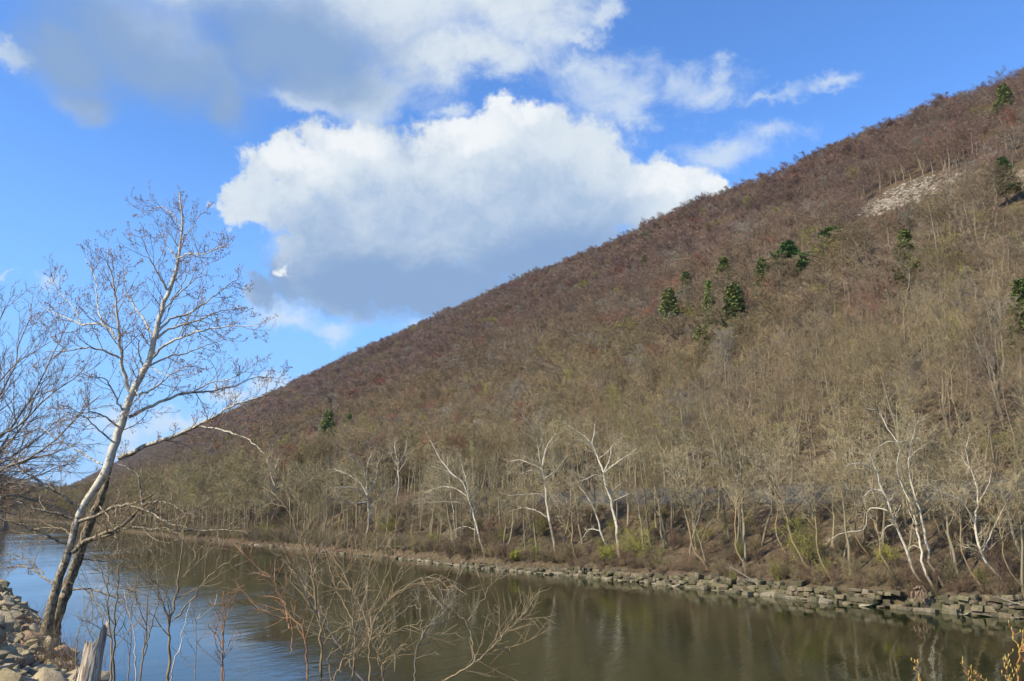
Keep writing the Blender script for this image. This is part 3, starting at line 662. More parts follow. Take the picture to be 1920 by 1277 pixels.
olive((-900, 1050), (-930, 520), 'tan tree standing over the wall, first right of the mid-bank forked sycamore', 29, 5, doff=3)
olive((-280, 1010), (-420, 430), 'tall olive tree mid-bank, leaning left above the moss-dark wall stretch', 30, 6, doff=3)
olive((-95, 1000), (-100, 470), 'tall straight olive tree above the wall left of the yellow-green tree', 31, 5, doff=3.5)

# ------------------------------------------------------------------ evergreens on the mountain
def evergreen_meshes(seed, Ht=15, kind='hemlock'):
    r = np.random.default_rng(seed)
    n = 7; tr = np.stack([np.cumsum(r.normal(0, .05, n)), np.cumsum(r.normal(0, .05, n)), np.linspace(0, Ht * .98, n)], 1)[None]; tr[:, 0, :2] = 0
    rad = (Ht * .013 * np.linspace(1, .1, n))[None]
    nb = 95 if kind == 'hemlock' else 75
    hz = np.sort(r.uniform(.3 if kind == 'hemlock' else .42, .985, nb)); az_ = np.arange(nb) * 2.4 + r.uniform(-.5, .5, nb)
    prof = (1 - hz) ** .75 if kind == 'hemlock' else np.sin(np.clip((1 - hz) / .7, 0, 1) * math.pi * .62) ** .7
    Lb = Ht * (.215 if kind == 'hemlock' else .24) * prof * r.uniform(.55, 1.15, nb) + .25
    zc = hz * Ht; cx = np.interp(zc, tr[0, :, 2], tr[0, :, 0]); cy = np.interp(zc, tr[0, :, 2], tr[0, :, 1])
    u = np.linspace(0, 1, 5)[None]; sl = (r.uniform(-.35, .05, nb) if kind == 'hemlock' else r.uniform(-.15, .35, nb))[:, None]
    dx = np.cos(az_)[:, None]; dy = np.sin(az_)[:, None]
    B = np.stack([cx[:, None] + dx * u * Lb[:, None], cy[:, None] + dy * u * Lb[:, None], zc[:, None] + (sl * u - .12 * u * u) * Lb[:, None]], 2)
    qb = np.broadcast_to(np.linspace(.05, .015, 5)[None], (nb, 5)).copy()
    s1, r1 = grow(B, qb, 9, 4, .42, (35, 65), (.1, 1), .6, .02, -.06, .1, .7, r, .4)
    # needle sprays: many small flat tufts along the shoots
    base = np.concatenate([s1.reshape(-1, 3), B[:, 1:].reshape(-1, 3)]); m_ = 5
    c = np.repeat(base, m_, 0) + r.normal(0, .19, (len(base) * m_, 3)); k_ = len(c)
    a = norm(r.normal(size=(k_, 3)) * np.array([1, 1, .45])); b_ = norm(np.cross(a, norm(r.normal(size=(k_, 3)) + np.array([0, 0, 1.2]))))
    la = r.uniform(.12, .26, (k_, 1)); lb = la * r.uniform(.35, .6, (k_, 1))
    V = np.stack([c - a * la, c + b_ * lb - np.array([0, 0, .05]), c + a * la - np.array([0, 0, .06]), c - b_ * lb], 1).reshape(-1, 3)
    Fq = np.arange(k_ * 4).reshape(-1, 4)
    return geo_mesh('evergreen_trunk', [(tr, rad, 6, 0), (B, qb, 3, 0)], [M['dark_bark']]), (V, Fq)
ev = {}
for kd in ('hemlock', 'pine'):
    for i in range(2):
        tm, (V, Fq) = evergreen_meshes(40 + i, 15, kd)
        for mk in ('needle', 'needle_bright'):
            me = np_mesh('needles', V, [Fq]); me.materials.append(M[mk]); ev[(kd, i, mk)] = (tm, me)
def evergreen(px, py, hpx, kd, i, mk, label, wide=1.0, lift=0.0):
    """py is the foot of the visible crown; the tree stands on the slope there"""
    dv_ = ray(px, py); dv_ = dv_ / dv_[1]; kk_ = np.geomspace(60, 5000, 5000); gz_ = ground(dv_[0] * kk_, kk_); i_ = int(np.argmax(EYE + dv_[2] * kk_ <= gz_ + 13))
    P0 = np.array([dv_[0] * kk_[i_], kk_[i_], gz_[i_]])
    H = hpx * 1.15 / FPX * P0[1] / math.cos(TILT) + 12; wide = wide * 1.15; o = empty('pine_tree' if kd == 'pine' else 'hemlock_tree', P0 + np.array([0, 0, lift])); k_ = H / 15
    o.scale = (k_ * wide, k_ * wide, k_); o.rotation_euler = (0, 0, random.uniform(0, 6))
    tm, me = ev[(kd, i, mk)]
    addpart('trunk', tm, o); addpart('crown', me, o); tag(o, label, 'evergreen', 'evergreens scattered on the mountainside'); return o
EV = [(612, 838, 62, 'hemlock', 0, 'needle', 'dark conical evergreen low on the slope at far left, tallest there', 1.05),
      (535, 856, 16, 'hemlock', 1, 'needle', 'small dim evergreen left of and below the dark conical one', 1.0), (652, 802, 26, 'hemlock', 0, 'needle', 'faint round evergreen just right of the dark conical one', 1.1),
      (1255, 602, 60, 'hemlock', 1, 'needle', 'tall evergreen at the lower left of the mountain cluster', 1.1), (1287, 545, 36, 'hemlock', 1, 'needle', 'small yellowish evergreen above the tall lower left one', 1.2),
      (1332, 582, 56, 'hemlock', 0, 'needle', 'narrow slanting evergreen in the middle of the cluster', .75), (1358, 524, 42, 'hemlock', 0, 'needle', 'round evergreen above the narrow slanting one', 1.25),
      (1376, 598, 66, 'hemlock', 1, 'needle', 'largest evergreen of the cluster, low and to the right', 1.15), (1432, 524, 42, 'hemlock', 1, 'needle', 'evergreen between the round one and the bright green one', 1.0),
      (1481, 488, 38, 'pine', 0, 'needle_bright', 'bright green spreading pine at the upper right of the cluster', 1.25), (1696, 482, 54, 'hemlock', 0, 'needle', 'lone upright evergreen below the rock slide', 1.1),
      (1888, 212, 56, 'hemlock', 1, 'needle', 'evergreen high near the crest at the right edge', 1.2), (1880, 316, 24, 'hemlock', 1, 'needle_bright', 'bright green evergreen at the edge of the upper rock slide', 1.5),
      (1918, 552, 36, 'hemlock', 1, 'needle', 'dark evergreen cut by the right edge of the slope', 1.1),
      (1050, 788, 12, 'hemlock', 1, 'needle', 'dark low evergreen half hidden behind the broad crowned sycamore', .6), 
      (1320, 628, 22, 'pine', 1, 'needle', 'tiny evergreen under the narrow slanting one', 1.1), (1210, 500, 22, 'hemlock', 0, 'needle', 'small pale green evergreen halfway up the slope near the crest', 1.3),
      (1560, 445, 22, 'pine', 1, 'needle_bright', 'yellowish green pine left of the lone upright evergreen', 1.7)]
for e_ in EV: evergreen(*e_)

# ------------------------------------------------------------------ boulders: shared lumps of broken stone
def rock_mesh(seed, fl=.6, block=False):
    r = np.random.default_rng(seed)
    g = np.array([(i, j, k_) for i in (-1, 0, 1) for j in (-1, 0, 1) for k_ in (-1, 0, 1) if (i, j, k_) != (0, 0, 0)], float)
    import bmesh
    if block:
        V = np.array([(i, j, k_) for i in (-1, 1) for j in (-1, 1) for k_ in (-1, 1)], float) * .5
        V += r.normal(0, .085, V.shape); c = []
        for v in V:                                     # cut corners
            for ax in range(3):
                q = v.copy(); q[ax] *= r.uniform(.72, .9); c.append(q)
        V = np.array(c)
    else:
        V = norm(r.normal(size=(16, 3))) * r.uniform(.38, .56, (16, 1)); V[:, 2] *= fl
    bm = bmesh.new(); vs = [bm.verts.new(tuple(v)) for v in V]; bmesh.ops.convex_hull(bm, input=vs)
    for v in [v for v in bm.verts if not v.link_faces]: bm.verts.remove(v)
    bmesh.ops.bevel(bm, geom=[e for e in bm.edges if e.calc_face_angle(0) > .45], offset=.018, segments=1, affect='EDGES')
    me = bpy.data.meshes.new('stone'); bm.to_mesh(me); bm.free(); return me
def stone_mat(name, cols, moss=0.0, wet=False):
    m, n, b = mat(name, .88, .2); v = geop(n); oi = n.new('ShaderNodeObjectInfo').outputs['Random']
    isl = n.new('ShaderNodeNewGeometry').outputs['Random Per Island']; rnd = n.math('FRACT', n.math('ADD', oi, isl))
    cr = n.new('ShaderNodeValToRGB'); n.put(cr.inputs[0], rnd); cr.color_ramp.interpolation = 'CONSTANT'
    for i, c in enumerate(cols):
        e = cr.color_ramp.elements[i] if i < 2 else cr.color_ramp.elements.new(i / len(cols)); e.position = i / len(cols); e.color = (*c, 1)
    f = n.noise(v, 3.5, 5, .65); col = n.mix(n.smooth(f, .3, .7), n.mix(1, cr.outputs[0], (.68, .68, .68), 'MULTIPLY'), n.mix(1, cr.outputs[0], (1.12, 1.1, 1.05), 'MULTIPLY'))
    if moss:
        z_ = n.new('ShaderNodeSeparateXYZ'); n.put(z_.inputs[0], v)
        col = n.mix(n.math('MULTIPLY', n.smooth(n.noise(v, .9, 4, .6), .42, .62), moss), col, (.075, .085, .03))
    n.put(b.inputs['Base Color'], col); bump(n, b, n.noise(v, 9, 7, .72), 1.0, .05); return m
M['wall_stone'] = stone_mat('wall_stone', [(.18, .15, .105), (.12, .10, .07), (.23, .195, .135), (.14, .12, .085), (.20, .165, .11), (.10, .085, .06)], .5)
M['toe_stone'] = stone_mat('pale_toe_stone', [(.27, .235, .165), (.20, .175, .125), (.33, .29, .21), (.165, .145, .105), (.24, .21, .14)], .35)
M['riprap'] = stone_mat('riprap_stone', [(.50, .41, .27), (.38, .32, .22), (.58, .49, .33), (.50, .35, .23), (.33, .29, .21), (.54, .45, .28), (.44, .36, .21)], .28)
M['talus'] = stone_mat('talus_stone', [(.33, .285, .22), (.25, .22, .17), (.40, .35, .275), (.30, .25, .20), (.19, .165, .13)], 0)
blocks = [rock_mesh(60 + i, block=True) for i in range(12)]; lumps = [rock_mesh(80 + i, .62) for i in range(14)]
for me in blocks: me.materials.append(M['wall_stone'])
toes = [me.copy() for me in lumps[:8]] + [me.copy() for me in blocks[:6]]
for me in toes: me.materials.clear(); me.materials.append(M['toe_stone'])
for me in lumps: me.materials.append(M['riprap'])
def merged(name, items, mats, parent):
    """many stones past the limit joined as one part; items (mesh, matrix 3x3, location)"""
    Vs, Fs, off = [], {}, 0
    for me, Mx, loc in items:
        V = np.empty(len(me.vertices) * 3, np.float32); me.vertices.foreach_get('co', V); V = V.reshape(-1, 3) @ Mx.T + loc; Vs.append(V)
        for p_ in me.polygons: Fs.setdefault(len(p_.vertices), []).append([i + off for i in p_.vertices])
        off += len(V)
    me = np_mesh(name, np.concatenate(Vs), [np.array(f) for f in Fs.values()])
    for m in mats: me.materials.append(m)
    return addpart(name, me, parent, kind='stuff')
from mathutils import Euler, Matrix
def place_stones(lst, parent, name, cap=300):
    """lst: (mesh, location, rotation, scale, key); the largest in view become parts, the rest one mesh"""
    lst = sorted(lst, key=lambda q: -q[4]); rest = {}
    pl = np.array(parent.location)
    for i, (me, loc, ro, sc_, _) in enumerate(lst):
        if i < cap:
            o = bpy.data.objects.new(name, me); COL.objects.link(o); o.parent = parent; o.location = [float(a) for a in (loc - pl)]; o.rotation_euler = [float(a) for a in ro]; o.scale = [float(a) for a in sc_]
        else:
            Mx = np.array(Euler(ro).to_matrix()) @ np.diag(sc_); rest.setdefault(me.materials[0].name, []).append((me, Mx, loc - pl))
    for i, (mn, it) in enumerate(rest.items()): merged(name + '_rubble', it, [bpy.data.materials[mn]], parent)
# the dry stone wall at the waterline
tw0 = 45; wx, wy = xy(float(sfar(tw0)), tw0)
wall = empty('stone_wall', (wx, wy, 0)); tag(wall, 'old tumbled dry stone wall holding the far river bank at the waterline', 'stone wall')
L_ = []; t_ = 20.0
def bank_dir(t):
    a = np.array(xy(float(sfar(t + 1)), t + 1)) - np.array(xy(float(sfar(t - 1)), t - 1)); return math.atan2(a[1], a[0])
for row in range(5):
    t_ = 18.0 + rng.uniform(0, 1)
    while t_ < 142:
        w_ = rng.choice([.45, .7, 1.0, 1.5], p=[.3, .35, .25, .1]) * rng.uniform(.85, 1.2); hh = rng.uniform(.30, .50)
        full = np.interp(t_, [18, 50, 75, 95, 115, 142], [1, .9, .7, .5, .3, .15])
        hgt_ = .12 + row * .38
        if hgt_ < 1.75 * full and rng.uniform() > (.10 + .18 * (row >= 3)):
            off = -.05 + row * .12 + rng.normal(0, .15); px_, py_ = xy(float(sfar(t_ + w_ / 2)) + off, t_ + w_ / 2)
            dirn = bank_dir(t_)
            L_.append((blocks[int(rng.integers(12))], np.array([px_, py_, hgt_ + rng.normal(0, .07)]), (rng.normal(0, .10), rng.normal(0, .11), dirn + rng.normal(0, .18)), (w_ * .98, rng.uniform(.6, .95), hh * rng.uniform(.8, 1.2)), w_ / pix((px_, py_, hgt_))[2]))
        t_ += w_ * 1.0
t_ = 18.0
while t_ < 250:
    w_ = rng.uniform(.5, 1.7); off = -.40 - rng.uniform(0, .5) - (.5 if rng.uniform() < .12 else 0)
    if t_ < 142 or rng.uniform() < .5:
        px_, py_ = xy(float(sfar(t_)) + off, t_); hh = rng.uniform(.25, .6) * (1 if w_ < 1.3 else 1.2)
        me = toes[int(rng.integers(len(toes)))]
        L_.append((me, np.array([px_, py_, rng.uniform(-.02, .14)]), (rng.normal(0, .12), rng.normal(0, .12), bank_dir(t_) + rng.normal(0, .35)), (w_, rng.uniform(.5, 1.1), hh), w_ / pix((px_, py_, .1))[2]))
    t_ += w_ * rng.uniform(.6, 1.3)
place_stones(L_, wall, 'stone')
for o in wall.children:
    pass
# talus
tal = empty('rock_slide', hit(1700, 372)); tag(tal, 'pale rock slide of loose boulders high on the wooded mountainside', 'rock slide', kind='stuff')
L_ = []
for (cx, cy, rx, ry, a) in CLEAR:
    for _ in range(int(rx * ry * 1.0)):
        rr = math.sqrt(rng.uniform()) * .96; th = rng.uniform(0, 6.283); u_, v_ = rr * math.cos(th) * rx, rr * math.sin(th) * ry
        if rng.uniform() < .12 or (rr > .6 and rng.uniform() < .55) or math.sin(u_ * .16 + 1) * math.sin(v_ * .3 + u_ * .05) > .62: continue
        q = hit(cx + u_ * math.cos(a) - v_ * math.sin(a), cy + u_ * math.sin(a) + v_ * math.cos(a), 200, 900)
        if q is None: continue
        sc_ = rng.uniform(.9, 2.6); L_.append((lumps[int(rng.integers(14))], q + np.array([0, 0, .1]), (rng.uniform(-.4, .4), rng.uniform(-.4, .4), rng.uniform(0, 6)), (sc_, sc_ * .8, sc_ * .8), 0))
tl = [(me, np.array(Euler(ro).to_matrix()) @ np.diag(sc_), loc - np.array(tal.location)) for me, loc, ro, sc_, _ in L_]
merged('boulders', tl, [M['talus']], tal)

# ------------------------------------------------------------------ gravel flank of the rail embankment
tt = np.arange(8, 128, 1.5); rows = []
for dd_, zz_ in ((17.6, .03), (19.2, .06), (20.6, .07), (21.8, .09), (23.4, .10), (29.5, .06)):
    s_ = sfar(tt) + dd_; X_, Y_ = xy(s_, tt); rows.append(np.stack([X_, Y_, hgt(s_, tt) + zz_ + (rng.normal(0, .05, len(tt)) if dd_ < 22 else 0)], 1))
G_ = np.stack(rows, 1); nt = len(tt); ii = np.arange(nt * len(rows)).reshape(nt, len(rows))
me = np_mesh('rail_embankment', G_.reshape(-1, 3), [np.stack([ii[:-1, :-1], ii[1:, :-1], ii[1:, 1:], ii[:-1, 1:]], -1).reshape(-1, 4)])
emb = bpy.data.objects.new('rail_embankment', me); COL.objects.link(emb); emb['kind'] = 'structure'; emb['label'] = 'grey ballast embankment running level along the foot of the mountain'
me.materials.append(simple('ballast', (.050, .047, .042), (.105, .10, .088), 3.0, .95, .8, .08)); me.polygons.foreach_set('use_smooth', [True] * len(me.polygons))

# ------------------------------------------------------------------ brush, saplings and shrubs on the far bank
def bush_geo(seed, Hb=2.0, wdt=1.0, n0=10, leafy=0, r_=.010):
    r = np.random.default_rng(seed); a = r.uniform(0, 6.28, n0); le = r.uniform(.1, .9, n0) * wdt
    d0 = np.stack([np.cos(a) * le, np.sin(a) * le, np.full(n0, 1.0)], 1); d0 = norm(d0); u = np.linspace(0, 1, 5)
    Pp = np.stack([np.cos(a) * .08, np.sin(a) * .08, a * 0], 1)[:, None] + d0[:, None] * (u[None, :, None] * Hb * r.uniform(.5, 1, (n0, 1, 1))); Pp += r.normal(0, .04, Pp.shape) * u[None, :, None]
    q = np.broadcast_to(np.linspace(.02, .008, 5)[None], (n0, 5)).copy()
    b1, q1 = grow(Pp, q, 6, 4, .55, (20, 55), (.2, 1), .6, r_, .02, .18, .5, r); b2, q2 = grow(b1, q1, 5, 3, .6, (25, 55), (.15, 1), .7, r_ * .9, .02, .2, .6, r)
    leaf = None
    if leafy:
        base = b2.reshape(-1, 3)[::1]; c = np.repeat(base, leafy, 0) + r.normal(0, .10, (len(base) * leafy, 3)); k_ = len(c)
        A = norm(r.normal(size=(k_, 3))); B_ = norm(np.cross(A, r.normal(size=(k_, 3)))); la = r.uniform(.03, .07, (k_, 1))
        leaf = (np.stack([c - A * la, c + B_ * la * .6, c + A * la, c - B_ * la * .6], 1).reshape(-1, 3), np.arange(k_ * 4).reshape(-1, 4))
    return [(Pp, q, 3, 0), (b1, q1, 2, 0), (b2, q2, 2, 0)], leaf
bcoll = bpy.data.collections.new('brush_variants')
for i in range(8):
    it, _ = bush_geo(300 + i, 1.9 if i < 5 else 3.2, 1.3 if i < 5 else .6, 13, 0, .013)
    bcoll.objects.link(bpy.data.objects.new(f'b{i}', geo_mesh(f'b{i}', [(a, q, k_, 0) for a, q, k_, _ in it], [M['forest'][1]])))
nb = 6500; tb = 14 + rng.uniform(0, 1, nb) ** 1.25 * 420; db = rng.uniform(1.3, 17, nb) ** 1.0
extra = rng.uniform(size=nb) < .22; db = np.where(extra, rng.uniform(31.5, 60, nb), db); db = np.where((rng.uniform(size=nb) < .30) & ((tb > 80) | (rng.uniform(size=nb) < .6)) & ~extra, rng.uniform(.5, 2.8, nb), db)
kp = ~((tb < 110) & (db < 17) & (db > 2) & (rng.uniform(size=nb) < .35)); tb, db = tb[kp], db[kp]; nb = len(tb)
n2_ = 2600; tb = np.concatenate([tb, rng.uniform(135, 420, n2_ // 2), rng.uniform(400, 950, n2_ // 2)]); db = np.concatenate([db, rng.uniform(.3, 3.5, n2_ // 2), rng.uniform(.3, 16, n2_ // 2)]); nb = len(tb)
sb = sfar(tb) + db; xb, yb = xy(sb, tb); zb = hgt(sb, tb); scb = rng.uniform(.3, .9, nb)
tb_c = np.where(rng.uniform(size=(nb, 1)) < .45, np.array([[.185, .13, .09]]), np.array([[.22, .18, .105]])) * rng.uniform(.7, 1.2, (nb, 1))
fs_ = (tb > 135) & (db < 4); tb_c[fs_] = np.array([.23, .19, .12]) * rng.uniform(.7, 1.2, (fs_.sum(), 1)); gr_ = rng.uniform(size=nb) < .05; tb_c[gr_] = (.22, .22, .06)
gn_scatter('undergrowth', np.stack([xb, yb, zb], -1), np.stack([scb] * 3, 1), np.stack([rng.normal(0, .1, nb), rng.normal(0, .1, nb), rng.uniform(0, 6.28, nb)], 1), tb_c, rng.integers(0, 8, nb), bcoll, 'brown tangled brush covering the far river bank', 'brush')
def shrub(px, py, Hb, wdt, label, seed, doff, mt='leaf_green', leafy=5):
    P0 = hit_d(px, py, doff); o = empty('budding_shrub', P0); it, leaf = bush_geo(seed, Hb, wdt, 13, leafy, .012)
    addpart('stems', geo_mesh('stems', [(a, q, k_, 0) for a, q, k_, _ in it], [M['sap_tan']]), o)
    me = np_mesh('leaves', leaf[0], [leaf[1]]); me.materials.append(M[mt]); addpart('leaves', me, o, kind='stuff')
    tag(o, label, 'shrub', 'yellow-green budding shrubs on the far bank')
shrub(1190, 1045, 5.2, .75, 'large yellow-green budding shrub just right of the tall forked white sycamore', 1, 3)
shrub(1135, 1065, 2.6, .9, 'low green shrub at the foot of the tall forked white sycamore', 2, 2)
shrub(1492, 1060, 6.2, .6, 'tall yellow-green budding tree-like shrub behind the wall, right of center', 3, 4)
shrub(732, 1000, 5.0, .55, 'rounded yellow-green shrub just right of the low spreading white sycamore', 4, 6)
shrub(512, 1008, 4.0, .9, 'drooping yellow-green shrub on the far left shore', 5, 3)
shrub(815, 1020, 2.5, .9, 'small green shrub at the shore left of the leaning white sycamore', 6, 4)
shrub(965, 1068, 1.5, 1.3, 'mossy low shrub on the point beside the leaning white sycamore', 7, .9)
shrub(1640, 1050, 2.4, .9, 'sparse green shrub on the slope left of the hooked white sycamore', 8, 6, leafy=2)
shrub(1870, 905, 6.5, .8, 'large pale green budding tree above the embankment at the right edge', 9, 36, leafy=3)
shrub(1010, 985, 4.0, .7, 'thin yellow-green shrub behind the broad crowned sycamore', 10, 9, leafy=2)

# fallen logs and driftwood on the far bank
def log(pxa, pya, pxb, pyb, w_, label, doff, br=3, mt='sap_grey'):
    A = hit_d(pxa, pya, doff); dep = A[1]; B = at(pxb, pyb, dep + 1.0); n = 7
    ln = smooth_line([A, (A + B) / 2 + np.array([0, 0, .12]), B], n, .05)[None]; o = empty('fallen_log', A); ln = ln - A; rd = (np.linspace(w_, w_ * .45, n) / 2 * dep / FPX)[None]
    b1, q1 = grow(ln, rd, br * 2, 5, .35, (25, 65), (.3, 1), .45, .012, .02, .15, .4); b2, q2 = grow(b1, q1, 4, 3, .5, (25, 55), (.2, 1), .6, .009, 0, .2, .5)
    addpart('trunk', geo_mesh('trunk', [(ln, rd, 7, 0)], [M[mt]]), o); addpart('branches', geo_mesh('branches', [(b1, q1, 3, 0), (b2, q2, 2, 0)], [M[mt]]), o)
    tag(o, label, 'log', 'fallen logs on the far bank')
log(1660, 1082, 1716, 1096, 5, 'bare pale log lying on the wall top, ending at the wall-rooted sycamore', 1.3)
log(1560, 1062, 1612, 1028, 5, 'reddish broken log lying on the slope above the wall', 6, mt='sap_red')
log(1905, 1148, 1868, 1118, 4, 'tangled drift branch slumped over the wall at the right edge', .3, 5)
log(1418, 1110, 1368, 1062, 3.5, 'bare branch fallen over the wall below the mid-bank trees', .3, 4)
log(1800, 1020, 1905, 990, 4, 'long grey fallen trunk on the slope at the right edge', 8, 4)
log(1465, 1070, 1540, 1030, 3.5, 'thin dark log slanting on the leafy slope right of the tall budding shrub', 5, 2, 'dark_bark')
# exposed reddish roots of the tree in the wall
P0 = hit_d(*z5(812, 1100), .2); o = empty('exposed_roots', P0); dep = P0[1]
rts = [[(812, 1062), (800, 1090), (785, 1130)], [(808, 1065), (815, 1100), (822, 1145)], [(820, 1062), (845, 1090), (858, 1130)], [(800, 1066), (775, 1085), (768, 1120)], [(815, 1070), (830, 1110), (838, 1150)], [(800, 1060), (790, 1100), (800, 1140)]]
it = []
for q in rts:
    ln = smooth_line([at(*z5(*a), dep - .3 + rng.uniform(-.15, .15)) for a in q], 7, .03)[None] - P0; it.append((ln, np.linspace(.13, .04, 7)[None], 6, 0))
for k_, a in enumerate(it): addpart('root', geo_mesh('root', [a], [simple('root_bark', (.17, .11, .07), (.28, .20, .14), 4, .9) if k_ == 0 else bpy.data.materials['root_bark']]), o)
tag(o, 'reddish exposed roots spilling over the stone wall under the mottled sycamore', 'roots')
# ================================================================== near side
def near_pt(px, py): return hit(px, py, 2, 200)
# ------------------------------------------------------------------ big sycamore leaning over the water
SD = 17.6
B0 = at(84, 1222, SD)
syc = empty('sycamore_tree', B0)
SM = [M['syc'], M['syc_twig'], M['bud'], M['dark_bark']]
dzs = {}
def laid(cv, pl, w0, w1, depfac, n=None, jit=.012, d0=None, sgn=None, wpow=1.0, dep=SD):
    q = [cv(*a) for a in pl]
    if d0 is None: d0 = min(dzs.items(), key=lambda kv: (kv[0][0] - q[0][0]) ** 2 + (kv[0][1] - q[0][1]) ** 2)[1] if dzs else 0
    sg = random.choice([-1, 1]) if sgn is None else sgn; acc = 0; P3 = []
    for j, a in enumerate(q):
        if j: acc += math.hypot(a[0] - q[j - 1][0], a[1] - q[j - 1][1]) / FPX * dep
        off = d0 + sg * acc * depfac; P3.append(at(a[0], a[1], dep + off)); dzs[a] = off
    n = n or max(6, min(26, len(q) * 4)); ln = smooth_line(P3, n, jit)[None]
    rad = (.85 * (w1 + (w0 - w1) * (1 - np.linspace(0, 1, n)) ** wpow) / 2 * (dep / FPX))[None]
    return ln, rad
ident = lambda a, b_: (a, b_)
main = laid(ident, [(84, 1235), (84, 1211), (93, 1155), (108, 1095), (129, 1032), (145, 975), (164, 935), (186, 905), (200, 880), (214, 838), (228, 794), (243, 749), (255, 723), (277, 682), (290, 633), (299, 598), (312, 557), (326, 522), (334, 486), (339, 442), (341, 406), (337, 361)], 31, 2.0, 0, 60, .008, 0, 0, 1.2)
second = laid(ident, [(100, 1225), (102, 1174), (121, 1118), (137, 1070), (147, 1045), (158, 1009), (174, 968), (188, 934), (199, 905), (210, 862)], 31, 10, 0, 34, .01, .45, 0)
def wprof(lr, ys, ws):
    q = pix(lr[0][0]); o_ = np.argsort(ys); lr[1][0, :] = np.interp(q[1], np.array(ys)[o_], np.array(ws)[o_]) / 2 * SD / FPX
wprof(main, [1235, 1155, 1095, 1032, 990, 940, 900, 838, 794, 749, 682, 633, 598, 557, 486, 406, 361], [22, 18, 15, 13.5, 12, 12, 15.5, 15, 14, 13, 11.5, 10.5, 9.3, 8, 5.8, 3.6, 2])
wprof(second, [1225, 1174, 1118, 1058, 1009, 968, 934, 901, 862], [22, 19, 18, 18, 17, 16, 14, 10, 5])
